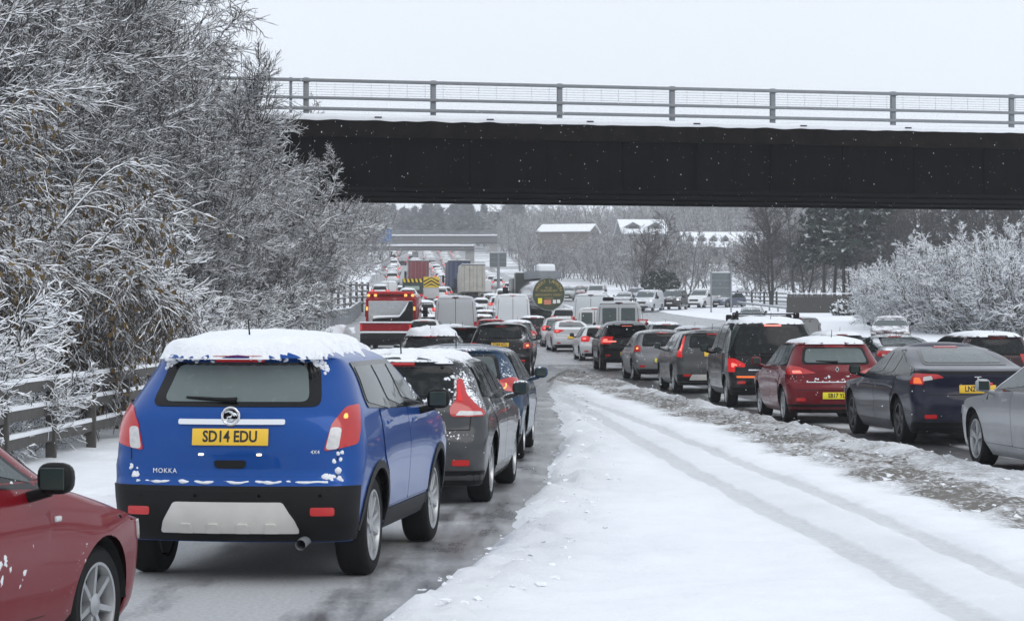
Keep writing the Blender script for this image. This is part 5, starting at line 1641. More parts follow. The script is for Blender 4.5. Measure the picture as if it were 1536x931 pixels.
def blue_extra(root, s, pm):
    H = s.H; rf = lambda q, z: s.end(q, z)
    mb = MB(); patch(mb, rf, rpoly([(-.365, 1.065), (.365, 1.065), (.365, 1.10), (-.365, 1.10)], .012), .022, .022, .1)
    mb.build('chrome_bar', M['chrome'], root, 40)
    mb = MB(); patch(mb, rf, rpoly([(-.44, .865), (.44, .865), (.41, 1.135), (-.41, 1.135)], .05), .003, .006, .1)
    b = mb.build('plate_recess', pm, root, 40)
    # round griffin-like badge: chrome ring, dark disc, curled shape
    p = rf(0, 1.125)
    mb = MB()
    n = 28
    for k in range(n):
        pass
    ring = [Vector((p.x - .03, .058 * math.cos(a), 1.125 + .058 * math.sin(a))) for a in np.linspace(0, 2 * math.pi, 29)]
    mb.tube(ring, .010, 8)
    c = mb.build('badge', M['chrome'], root, 60)
    mb = MB(); vs = [(p.x - .026, .052 * math.cos(a), 1.125 + .052 * math.sin(a)) for a in np.linspace(0, 2 * math.pi, 28, endpoint=False)]
    mb.add(vs, [tuple(range(28))]); mb.build('badge_disc', M['blackgloss'], c)
    mb = MB()
    mb.tube([Vector((p.x - .032, -y, 1.125 + z)) for y, z in ((-.040, .022), (-.015, .034), (.012, .026), (.020, .006), (.000, -.004), (-.022, -.006), (-.018, -.030), (.010, -.036), (.036, -.018))], [.006, .010, .013, .014, .012, .011, .011, .009, .005], 6)
    mb.tube([Vector((p.x - .032, -y, 1.125 + z)) for y, z in ((.016, .020), (.036, .014), (.044, .002))], [.010, .008, .004], 6)
    mb.build('badge_emblem', M['chrome'], c, 60)
    # skid plate
    mb = MB(); patch(mb, rf, rpoly([(-.475, .355), (.475, .355), (.45, .43), (.37, .555), (-.37, .555), (-.45, .43)], .02), .022, .03, .08)
    sk = mb.build('skid_plate', M['silvertrim'], root, 40)
    for q in (-.29, -.10, .10, .29):
        mb = MB()
        patch(mb, rf, rpoly([(q - .05, .36), (q + .05, .36), (q + .035, .42), (q - .035, .42)], .01), .032, .02, .06)
        mb.build('skid_rib', M['silvertrim'], sk, 40)
    # glowing number plate lamps caught in bumper top, handle recess, lettering
    mb = MB(); patch(mb, rf, rpoly([(-.10, .775), (.10, .775), (.115, .83), (-.115, .83)], .03), .008, .008, .06); mb.build('tailgate_handle', M['black'], root, 40)
    for q in (-.20, .20):
        mb = MB(); pp = rf(q, .868); mb.bbox(pp.x - .028, pp.x - .002, q - .016, q + .016, .862, .876, .004); mb.build('plate_lamp', M['warm'], root)
    vs, fs = text_verts('MOKKA', .045, .002, 1.15)
    mb = MB(); mb.add([Vector((rf(.46 - v.x, .755 + v.y).x - .006 - v.z, .46 - v.x, .755 + v.y)) for v in vs], fs); mb.build('badge_lettering', M['chrome'], root)
    vs, fs = text_verts('4X4', .035, .002, 1.0)
    mb = MB(); mb.add([Vector((rf(-.57 - v.x, .885 + v.y).x - .006 - v.z, -.57 - v.x, .885 + v.y)) for v in vs], fs); mb.build('badge_lettering', M['chrome'], root)
    # exhaust
    mb = MB(); mb.tube([(-.45, -.50, .30), (-.72, -.50, .285), (-.80, -.50, .275)], [.03, .035, .036], 14, cap=False); mb.tube([(-.5, .5, .31), (-.5, -.5, .31)], .04, 8)
    mb.build('exhaust', M['galv'], root, 60)
    # snow: the thick roof cap is built by the caller; ledges and clods here
    mb = MB(); qs = np.linspace(-.66, .66, 110)
    mb.tube([rf(q, .684 + .008 * noise.noise(Vector((q * 9, 0, 0)))) + Vector((-.004, 0, 0)) for q in qs], [max(.002, .010 + .016 * noise.noise(Vector((q * 17, 4, 0)))) for q in qs], 7)
    mb.build('ledge_snow', M['car_snow'], root, 180)
    spots = [(-.68, .70, .05), (-.70, .74, .045), (-.72, .82, .03), (.70, .72, .04), (.69, .78, .025), (-.735, .88, .02)] + [(-.50 - .02 * k, 1.505 - .022 * k, .05 - .005 * k) for k in range(5)] + [(.50 + .02 * k, 1.50 - .02 * k, .045) for k in range(3)] + [(q, 1.50, .03) for q in (-.42, -.3, -.12, .2, .33, .43)]
    snow_bits(root, s, spots, 5)
    flank_snow(root, s, [(1.55, 1.22, .05, -1), (1.66, 1.20, .06, -1), (1.74, 1.28, .05, -1), (1.45, 1.18, .03, -1), (1.1, 1.16, .025, -1), (.7, 1.15, .02, -1)])
    # drooping snow over the spoiler edge
    xa = float(s.fr(.928 * H)) - .04
    mask = lambda x, y: min(x - xa + .03, 1.62 - x, .58 - abs(y) - .12 * max(0, x - .9) + (.10 if y > 0 else -.05)) + .03
    snow_cap(s, mask, xa - .03, 1.7, .75, .075, .024, seed=4.2, parent=root, edge=.17, lump=.3, xhard=xa + .05, zedge=.935 * H)
    for sg in (-1, 1):
        mb = MB(); patch(mb, rf, rpoly([(sg * .635, .90), (sg * .72, .905), (sg * .74, 1.045), (sg * .665, 1.05)], .025), .0135, .006, .05); mb.build('reversing_lens', M['clear'], root, 40)
        for q in (.22, .62):
            mb = MB(); p2 = rf(sg * q, .60); mb.bbox(p2.x - .012, p2.x + .01, p2.y - .014, p2.y + .014, .588, .612, .005); mb.build('parking_sensor', M['blackgloss'], root)
    mb = MB(); patch(mb, rf, [(-.80, .628), (.80, .628), (.80, .634), (-.80, .634)], .0075, .006, .08); mb.build('bumper_crease', M['gap'], root)
    # tail lamp flash star (lit bulb in the right lamp)
    mb = MB(); patch(mb, rf, rpoly([(-.785, 1.105), (-.75, 1.105), (-.755, 1.135), (-.78, 1.135)], .015), .014, .006, .05); mb.build('bulb', M['amber'], root, 40)

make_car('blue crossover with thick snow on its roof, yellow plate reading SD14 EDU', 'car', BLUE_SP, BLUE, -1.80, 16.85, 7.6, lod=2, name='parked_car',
         plate='SD14 EDU', glass='glass_through', rims='ten', snow=0, extra=blue_extra, snowy=.0, grime=.3, metal=.3, sideglass='glass_side')

# --- dark red supermini in the bottom left corner
RED_SP = dict(HATCH, L=4.0, W=1.737, H=1.48, wb=2.51, ro=.66, R=.31, mirx=1.62, mirz=1.02, blackmirror=True,
    doors=[(.30, 1.84)], win=dict(zb=(.665, .74), zt=.905, cp=(.42, .30), div=(.38,)))
def red_extra(root, s, pm):
    flank_snow(root, s, [(1.35, .62, .09, -1), (1.5, .55, .07, -1), (1.25, .72, .05, -1), (1.58, .70, .06, -1), (1.1, .40, .09, -1), (1.3, .95, .04, -1), (1.55, .97, .05, -1), (1.2, .95, .03, -1)])
    for sg in (-1, 1):
        p = s.flank(1.93, .80, sg)
        mb = MB(); mb.bbox(p.x - .035, p.x + .035, p.y - .012, p.y + .012, .785, .815, .01); mb.build('side_repeater', M['clear'], root)
fa = Vector((-2.93, 12.55, 0)); th = R_(14)
make_car('dark red small hatchback cut off by the left edge, snow stuck on its door', 'car', RED_SP, (.17, .003, .009), fa.x - 2.51 * math.sin(th), fa.y - 2.51 * math.cos(th), 14, lod=2, grime=.12,
         rims='seven', glass='glass', snowy=0.05, metal=.1, sideglass='glass_pale', extra=red_extra, plate='')

# --- grey five door with tall bent tail lamps
GREY_SP = dict(HATCH, norev=True, L=4.37, W=1.80, H=1.45, wb=2.65, ro=.82, R=.325, rwin=[(.57, .72), (.53, .90)],
    lamp=[(.60, .586), (.98, .59), (1.0, .62), (.88, .66), (.76, .73), (.70, .83), (.63, .83), (.65, .70), (.58, .64)],
    win=dict(zb=(.665, .73), zt=.905, cp=(.50, .36), div=(.36,)), plate=.47, mirx=1.75, mirz=1.06)
def grey_extra(root, s, pm):
    for sg in (-1, 1):
        mb = MB(); patch(mb, lambda q, z: s.end(q, z), rpoly([(sg * .58, .862), (sg * .86, .866), (sg * .84, .895), (sg * .62, .905)], .015), .0135, .006, .05); mb.build('clear_lens', M['clear'], root, 40)
        mb = MB(); patch(mb, lambda q, z: s.end(q, z), rpoly([(sg * .60, 1.0), (sg * .645, .99), (sg * .605, 1.15), (sg * .585, 1.15)], .01), .0135, .006, .05); mb.build('bulb', M['red_on'], root, 40)
    spots = [(-.48, 1.20, .05), (-.50, 1.08, .04), (-.52, .98, .03), (.1, 1.02, .03), (-.3, 1.0, .03)]
    snow_bits(root, s, spots, 2)
    flank_snow(root, s, [(x, .55 + .15 * math.sin(x * 7), .045, -1) for x in np.linspace(.5, 2.0, 9)] + [(1.5, 1.06, .06, -1), (1.66, 1.10, .06, -1), (2.2, .95, .05, -1), (1.0, 1.03, .04, -1), (.3, 1.02, .03, -1)])
    mask = lambda x, y: .05 + .35 * noise.noise(Vector((x * 4, y * 4, 1.3))) - max(0, abs(y) - .5) * 2 - max(0, x - 1.4)
    snow_cap(s, mask, -.45, 1.5, .62, .035, .03, seed=8, parent=root, edge=.06, lump=.8, xhard=float(s.fr(.955 * s.H)) + .03)
make_car('charcoal grey hatchback behind the blue crossover, tall bent red lamps and patchy roof snow', 'car', GREY_SP, (.050, .053, .057), -1.06, 23.5, 5.0, lod=2,
         snowy=.42, extra=grey_extra, lit='off', rims='five', plate='', sideglass='glass')

# --- slate blue hatchback
STEEL_SP = dict(HATCH, norev=True, L=4.46, W=1.79, H=1.46, wb=2.70, ro=.84, R=.325, rwin=[(.62, .71), (.53, .90)],
    lamp=[(.52, .62), (.90, .59), (1.04, .64), (1.0, .71), (.80, .715), (.56, .68)], plate=.48, mirx=1.8, mirz=1.06)
def ring_lamp(root, s, pm):
    for sg in (-1, 1):
        c = Vector((sg * .62, .955))
        mb = MB(); mb.tube([s.end(c.x + .045 * math.cos(a), c.y + .045 * math.sin(a)) + Vector((-.016, 0, 0)) for a in np.linspace(R_(150), R_(390), 14)], .009, 6)
        mb.build('lamp_ring', M['amber'], root, 60)
make_car('slate blue hatchback ahead of the charcoal one, ring shaped lit tail lamp', 'car', STEEL_SP, STEELBLUE, -.70, 30.7, 3.0, lod=2, snowy=.22, lit='off', plate='', extra=ring_lamp, glass='glass_pale', sideglass='glass')

# --- left lane, further on
make_car('low dark hatchback with thick lumpy roof snow, left of the black indicating SUV', 'car', dict(HATCH, H=1.47, rwin=[(.68, .70), (.57, .90)]), (.03, .03, .034), px(644, 56.5), 57.5, 1.5, lod=2, snow=.12, snow_edge=.14, lit='off', snowy=.5, plate='', grime=.6)
make_car('black SUV with a lit amber indicator and yellow plate on the left carriageway', 'car', dict(SUV, W=1.86, H=1.69, plate=.60, lamp=[(.72, .53), (.99, .54), (1.04, .64), (.74, .63)], gate=(.46,)), (.010, .010, .012), px(752, 71), 72, 3.0, lod=2, snowy=.30, lit='hazard', plate='CY69 ATU', text_size=.08)

# --- right lane: silver saloon at the edge, navy fastback, red hatch, people carrier ...
AUDI_SP = dict(SALOON, L=4.75, W=1.84, H=1.43, wb=2.81, ro=1.0, mirx=1.95, mirz=1.0)
def audi_extra(root, s, pm):
    p = s.flank(1.95, 1.06, 1)
    mb = MB(); mb.bbox(1.93, 1.97, p.y + .17, p.y + .26, 1.0, 1.03, .01); mb.build('mirror_indicator', M['red_on'], root)
make_car('silver saloon cut off by the right edge of the photo', 'car', AUDI_SP, (.36, .37, .39), 6.78, 26.35, -6.0, lod=2, rims='five', snowy=.12, extra=audi_extra, plate='', sideglass='glass_pale', metal=.45, grime=.3)

TESLA_SP = dict(SALOON, norev=True, gate=(.50,), lamp=[(.50, .665), (.60, .70), (.98, .705), (1.06, .66), (1.06, .60), (.80, .595), (.80, .635), (.68, .65)], plate=.555, nowiper=True, mirx=2.0, mirz=1.02, blackmirror=True)
def tesla_extra(root, s, pm):
    rf = lambda q, z: s.end(q, z)
    for sg in (-1, 1):
        mb = MB(); patch(mb, rf, rpoly([(sg * .76, .875), (sg * .90, .875), (sg * .90, .955), (sg * .80, .955)], .02), .013, .006, .05); mb.build('amber_lens', M['amber_off'], root, 40)
        mb = MB(); patch(mb, rf, rpoly([(sg * .62, .93), (sg * .75, .91), (sg * .75, .965), (sg * .64, .985)], .015), .013, .006, .05); mb.build('reversing_lens', M['clear'], root, 40)
    p = rf(0, .945)
    mb = MB()
    mb.prism([(-.05, .975), (.05, .975), (.045, .962), (.012, .966), (.0, .895), (-.012, .966), (-.045, .962)], p.x - .014, p.x - .004, axes='yz')
    mb.build('badge', M['chrome'], root)
    mb = MB(); patch(mb, rf, [(-.97, 1.015), (.97, 1.015), (.95, 1.045), (-.95, 1.045)], .015, .02, .08); mb.build('boot_lip', M['black'], root, 40)
make_car('dark navy fastback saloon with C shaped red tail lamps in the right lane', 'car', TESLA_SP, (.010, .011, .028), 6.42, 34.45, -5.2, lod=2, rims='dark', snowy=.0, grime=.25, lit='off', plate='LN21 LKA', extra=tesla_extra, glass='glass_pale', sideglass='glass', metal=.05)

CLIO_SP = dict(HATCH, norev=True, L=4.06, W=1.73, H=1.45, wb=2.59, ro=.66, R=.315, rwin=[(.62, .715), (.54, .885)], lamp=[(.40, .595), (.60, .585), (.98, .575), (1.05, .63), (.95, .685), (.72, .665)], plate=.335, gate=(.40,), mirz=1.03)
def clio_extra(root, s, pm):
    rf = lambda q, z: s.end(q, z)
    p = rf(0, .93)
    mb = MB()
    mb.prism([(0, .985), (.035, .93), (0, .875), (-.035, .93)], p.x - .016, p.x - .003, axes='yz'); b = mb.build('badge', M['chrome'], root)
    mb = MB(); mb.prism([(0, .958), (.018, .93), (0, .902), (-.018, .93)], p.x - .0185, p.x - .012, axes='yz'); mb.build('badge_hole', M['black'], b)
    mb = MB(); patch(mb, rf, [(-.52, .695), (.52, .695), (.52, .715), (-.52, .715)], .016, .02, .1); mb.build('chrome_bar', M['chrome'], root, 40)
    snow_bits(root, s, [(q, .73, .014) for q in np.linspace(-.5, .5, 9)] + [(.35, .77, .03), (.12, .80, .03), (-.18, .80, .025), (-.1, .76, .02), (.2, .78, .02)], 6)
    for sg in (-1, 1):
        mb = MB(); patch(mb, rf, rpoly([(sg * .58, .865), (sg * .74, .862), (sg * .75, .90), (sg * .62, .905)], .012), .014, .006, .05); mb.build('bulb', M['red_hot'], root, 40)
make_car('deep red hatchback with diamond badge, chrome strip and snowy roof', 'car', CLIO_SP, (.145, .003, .009), 5.46, 41.1, -3.0, lod=2, grime=.2, rims='seven', snow=.035, snow_edge=.08, lit='off', plate='SB17 YLK', platemat='plate_y', extra=clio_extra, glass='glass_through', sideglass='glass_pale', snowy=.06)

MPV_SP = dict(MPV, H=1.79, rwin=[(.84, .60), (.76, .90)], lamp=[(.84, .40), (1.04, .40), (1.08, .50), (1.04, .56), (.84, .55), (.62, .49), (.62, .455), (.84, .46)], plate=.33, blackmirror=True)
def mpv_extra(root, s, pm):
    rf = lambda q, z: s.end(q, z)
    mb = MB(); patch(mb, rf, [(-.5, .745), (.5, .745), (.5, .77), (-.5, .77)], .014, .02, .1); mb.build('chrome_bar', M['chrome'], root, 40)
    for sg in (-1, 1):
        y = sg * float(s.fw(.955 * s.H)) * .92
        mb = MB()
        pts = [s.bvh.ray_cast(Vector((x, y, 4)), Vector((0, 0, -1)))[0] for x in np.linspace(.0, 1.9, 9)]
        pts = [p + Vector((0, 0, .055)) for p in pts if p]
        if len(pts) > 2:
            pts = [pts[0] - Vector((.08, 0, .06))] + pts + [pts[-1] + Vector((.08, 0, -.06))]
            mb.tube(pts, .02, 6); mb.build('roof_rail', M['black'], root, 60)
        mb = MB(); zb = rf(sg * .58, .64); patch(mb, rf, rpoly([(sg * .38, .60), (sg * .74, .60), (sg * .74, .64), (sg * .38, .64)], .01), .012, .008, .06); mb.build('reflector', M['amber_off'], root)
    mb = MB()
    hw = float(s.fw(.955 * s.H))
    for x in (.35, 1.35):
        p = s.bvh.ray_cast(Vector((x, 0, 4)), Vector((0, 0, -1)))[0]
        mb.bbox(x - .03, x + .03, -hw * 1.02, hw * 1.02, p.z + .07, p.z + .10, .01)
        for sg in (-1, 1): mb.bbox(x - .07, x + .07, sg * hw * .93 - .06, sg * hw * .93 + .06, p.z - .02, p.z + .12, .03)
    mb.build('roof_bar', M['black'], root)
make_car('black boxy people carrier with roof bars and round red tail lamps', 'car', MPV_SP, (.009, .009, .011), 5.2, 48.7, -2.3, lod=2, rims='five', snow=.045, snow_edge=.07, lit='brake', extra=mpv_extra, plate=None, snowy=.05)

VOLVO_SP = dict(ESTATE, H=1.53, W=1.88, rwin=[(.60, .73), (.52, .90)], lamp=[(.82, .56), (.99, .57), (1.02, .64), (.90, .70), (.80, .90), (.73, .90), (.80, .72), (.84, .63)], plate=.615, clad=.30, gate=(.50,))
def volvo_extra(root, s, pm):
    rf = lambda q, z: s.end(q, z)
    mb = MB(); patch(mb, rf, rpoly([(-.62, .33), (.62, .33), (.56, .46), (-.56, .46)], .03), .016, .02, .1); mb.build('skid_plate', M['silvertrim'], root, 40)
    mb = MB(); patch(mb, rf, rpoly([(-.30, 1.22), (-.36, 1.22), (-.36, 1.28), (-.30, 1.28)], .02), .012, .006, .05); mb.build('interior_light', M['amber'], root)
make_car('grey estate with upright red lamp strips and silver bumper panel in the right lane', 'car', VOLVO_SP, (.065, .067, .068), 4.78, 57.9, -3.0, lod=2, lit='on', plate='SV72', extra=volvo_extra, glass='glass', snowy=.2, rims='ten')

make_car('small silver grey hatchback with glowing high brake lamp and blank yellow plate', 'car', dict(HATCH, W=1.72, H=1.48, rwin=[(.66, .69), (.55, .90)], lamp=[(.76, .57), (1.0, .56), (1.04, .66), (.84, .70), (.74, .66)], plate=.40), (.20, .205, .215), 4.3, 69.3, -3.5, lod=1, lit='hazard', plate='', platemat='plate_y', snowy=.30)
def suv2_extra(root, s, pm):
    rf = lambda q, z: s.end(q, z)
    for sg in (-1, 1):
        mb = MB(); patch(mb, rf, rpoly([(sg * .38, .99), (sg * .84, .985), (sg * .84, 1.035), (sg * .38, 1.03)], .012), .018, .008, .06); mb.build('lamp_bar', M['red_hot'], root)
make_car('black SUV with pink glowing lamp bars ahead of the silver grey hatchback', 'car', dict(SUV, W=1.88, H=1.68, plate=.36, rwin=[(.66, .72), (.58, .90)]), (.014, .010, .012), 3.9, 82.5, -2.6, lod=1, lit='brake', snow=.03, extra=suv2_extra, plate='', snowy=.1)
make_car('white hatchback with dark rear screen just beyond the black SUV', 'car', dict(HATCH, L=4.4, W=1.79), WHITE, 3.55, 95.7, -3.5, z=.08, lod=1, lit='brake', snowy=.1, plate='')
make_car('white saloon with black door mirrors between two white hatchbacks', 'car', dict(SALOON, blackmirror=True), WHITE, px(857, 109), 109, -4.0, z=.28, lod=1, lit='on', snowy=.1, plate='')
make_car('white hatchback with wide misted rear screen near the tanker', 'car', dict(HATCH, W=1.78, H=1.5, rwin=[(.68, .70), (.58, .88)]), (.62, .62, .62), px(838, 119), 119, -1, z=.38, lod=1, lit='on', glass='glass_through', snowy=.2, plate='')

# --- second lane on the right
SUVB = dict(SUV, W=1.86, H=1.66, rwin=[(.68, .70), (.58, .90)])
make_car('maroon black SUV with silver roof behind the navy fastback, at the right edge', 'car', SUVB, (.035, .012, .016), px(1492, 54.5), 55, -7, z=-.18, lod=1, lit='off', snow=.03, plate='', glass='glass', sideglass='glass')
make_car('slate grey saloon with pale misted rear screen behind the navy fastback', 'car', dict(SALOON, W=1.83), (.12, .13, .14), px(1358, 61.5), 62, -6, z=-.05, lod=1, lit='off', glass='glass_pale', snowy=.4, plate='')
make_car('dark hatchback with snow covered roof beside the deep red hatchback', 'car', dict(HATCH, W=1.78, rwin=[(.68, .70), (.57, .91)]), (.05, .05, .055), px(1266, 69), 70, -5, z=-.05, lod=1, lit='off', snow=.05, plate='', sideglass='glass')

def van_text(root, s, pm):
    rf = lambda q, z: s.end(q, z)
    for t, size, zc, sp_, y in (('nkinson', .27, 1.15, 1.0, -.14), ('ETS LTD', .13, .90, 1.35, -.18)):
        vs, fs = text_verts(t, size, .003, sp_)
        mb = MB(); mb.add([Vector((rf(y - v.x, zc + v.y).x - .014 - v.z, y - v.x, zc + v.y)) for v in vs], fs); mb.build('van_lettering', M['ink'], root)
make_car('white van with black lettering ending nkinson on its rear doors', 'van', dict(VANLOW, W=1.92, H=1.88), (.66, .66, .66), px(1192, 86.5), 87.3, -7, z=.0, lod=1, snowy=.25, extra=van_text)
# ------------------------------------------------------------------ traffic in the middle distance
def zg(X, d): return ground_at(X, d) + .008
def at_px(xp, d): return px(xp, d), d
def mid(label, cat, sp, colr, xp, d, th=-2, **kw):
    X = px(xp, d)
    kw.setdefault('lod', 1)
    return make_car(label, cat, sp, colr, X, d, th, z=zg(X, d) if d > 84 else 0.0, **kw)[0]

mid('dark grey estate with black roof partly hidden behind the black indicating SUV', 'car', dict(ESTATE, H=1.55), (.02, .02, .022), 694, 84, 0, snowy=.3, lit='off', plate='')
mid('dark car with snowy roof and orange high brake lamp before the grey van', 'car', dict(HATCH, rwin=[(.68, .7), (.56, .9)]), (.04, .035, .035), 676, 93, 0, snow=.05, lit='brake', plate='')
mid('black hatchback with pale roof between the two panel vans', 'car', dict(HATCH, H=1.5), (.02, .02, .024), 722, 128, -1, snow=.05, lit='off')
mid('red hatchback tight behind the black hatchback between the vans', 'car', dict(HATCH), (.33, .012, .02), 736, 114, -1, lit='on', snowy=.2)
mid('grey hatchback with roof aerial right behind the white panel van', 'car', dict(HATCH, H=1.5), (.20, .205, .21), 776, 103, -1, snow=.03, lit='off', glass='glass_pale')
mid('maroon hatchback left of the white hatchback with misted screen', 'car', dict(HATCH), (.06, .012, .016), 800, 127, -2, lit='on', snow=.03)
mid('white hatchback with red mirrors just left of the grey panel van', 'car', dict(HATCH), WHITE, 637, 112, 3, lit='on', snowy=.2)
mid('white snow topped hatchback ahead of the black hatchback between vans', 'car', dict(HATCH), WHITE, 727, 147, -3, lit='off', snow=.05, glass='glass')
VANG = dict(VAN, H=2.55)
def van_vent(root, s, pm):
    mb = MB(); p = s.end(0, .95 * s.H); mb.bbox(p.x - .03, p.x + .03, -.13, .13, .945 * s.H, .965 * s.H, .01); mb.build('roof_lamp', M['black'], root)
mid('tall silver grey panel van with dirty rear doors, left lane', 'van', VANG, (.46, .48, .50), 684, 116, 0, extra=van_vent, snowy=.1, lit='off', grime=.8)
mid('tall white panel van with plain rear doors left of the tanker', 'van', dict(VAN, H=2.6), (.68, .70, .72), 768, 139, -3, snowy=.1, lit='on', grime=.5)
mid('large pale grey panel van showing its side right of the tanker', 'van', dict(VAN, H=2.65, L=6.0), (.60, .63, .65), 888, 134, 6, extra=van_vent, snowy=.1, lit='off')
mid('small white minibus with orange lamp cluster between two panel vans', 'van', dict(VANLOW, H=1.95, vanwin=True), (.62, .62, .62), 893, 121, 5, lit='hazard', snowy=.2)
def roofgear(root, s, pm):
    mb = MB()
    p = s.bvh.ray_cast(Vector((.6, 0, 5)), Vector((0, 0, -1)))[0]
    for y in (-.7, -.62, -.54, -.46): mb.bbox(.3, .36, y - .025, y + .025, p.z - .12, p.z + .08, .01)
    mb.box(.31, .35, -.75, .75, p.z + .03, p.z + .06)
    mb.bbox(.3, .5, .25, .72, p.z - .02, p.z + .14, .02)
    mb.build('roof_rack', M['black'], root)
    van_vent(root, s, pm)
mid('silver panel van with windowed rear doors and a roof rack', 'van', dict(VAN, H=2.35, W=2.0, vanwin=True), (.46, .475, .49), 929, 103.5, 4, extra=roofgear, snowy=.1, lit='on')
mid('pale grey hatchback beside the give way triangle', 'car', dict(HATCH, W=1.78), (.26, .27, .28), 998, 101, -3, lit='off', snow=.03)
mid('grey hatchback with snow dusted roof beyond the grey estate', 'car', dict(HATCH), (.16, .165, .17), 1042, 90, -3, lit='off', snow=.03)
mid('white roofed hatchback with orange lamp behind the black people carrier', 'car', dict(HATCH), (.40, .40, .40), 1082, 82, -3, lit='on', snow=.06)
mid('white pickup with black cab side right of the tanker', 'car', dict(HATCH, H=1.6), (.55, .56, .57), 846, 146, 6, lit='off', snowy=.4)

# --- opposite side, coming towards us
def opp(label, cat, sp, colr, xp, d, th, head=1, z=None, **kw):
    X = px(xp, d)
    kw.setdefault('lod', 1)
    return make_car(label, cat, sp, colr, X, d, th, z=zg(X, d) + (z or 0), head=head, third=False, **kw)[0]
opp('white van with one bright headlamp facing us on the slip road', 'van', dict(VANLOW, L=4.9, W=1.95, H=1.98), (.55, .57, .6), 978, 222, 198, head=2)
opp('dark boxy off road car with bright headlamps facing us, beside the white van', 'car', dict(MPV, H=1.95, W=1.95), (.035, .032, .033), 1016, 226, 196, head=2)
opp('clean white small van facing us, framed by the two sign posts', 'van', dict(VANLOW, L=4.5, W=1.87, H=1.9), (.72, .73, .74), 1060, 233, 205, head=1)
opp('blue grey hatchback facing right at the end of the slip road queue', 'car', dict(HATCH, H=1.48), (.10, .115, .16), 1105, 234, 222, head=1)
opp('pale grey hatchback coming towards us in front of the snowy bank', 'car', dict(HATCH, H=1.5, W=1.68), (.42, .44, .46), 1129, 156, 188, head=1, snowy=.4)
opp('dark maroon estate coming towards us behind the slate grey saloon', 'car', dict(ESTATE, H=1.48), (.05, .02, .025), 1337, 116, 190, head=1, z=.1, snowy=.4)
opp('silver car facing us behind the roof of the silver panel van', 'car', dict(HATCH, H=1.5), (.45, .46, .48), 940, 236, 192, head=1)
opp('purple grey people carrier facing us just left of the white van', 'car', dict(MPV, H=1.7), (.17, .15, .22), 957, 248, 190, head=1)
opp('pale green grey car facing us right behind the tanker', 'car', dict(HATCH, H=1.55), (.30, .34, .33), 853, 262, 186, head=1)
opp('dull red car facing us beyond the large pale van', 'car', dict(HATCH, H=1.5), (.22, .12, .12), 873, 268, 186, head=1)
opp('white van facing us above the roof of the large pale van', 'van', dict(VANLOW), (.6, .6, .62), 897, 256, 188, head=1)

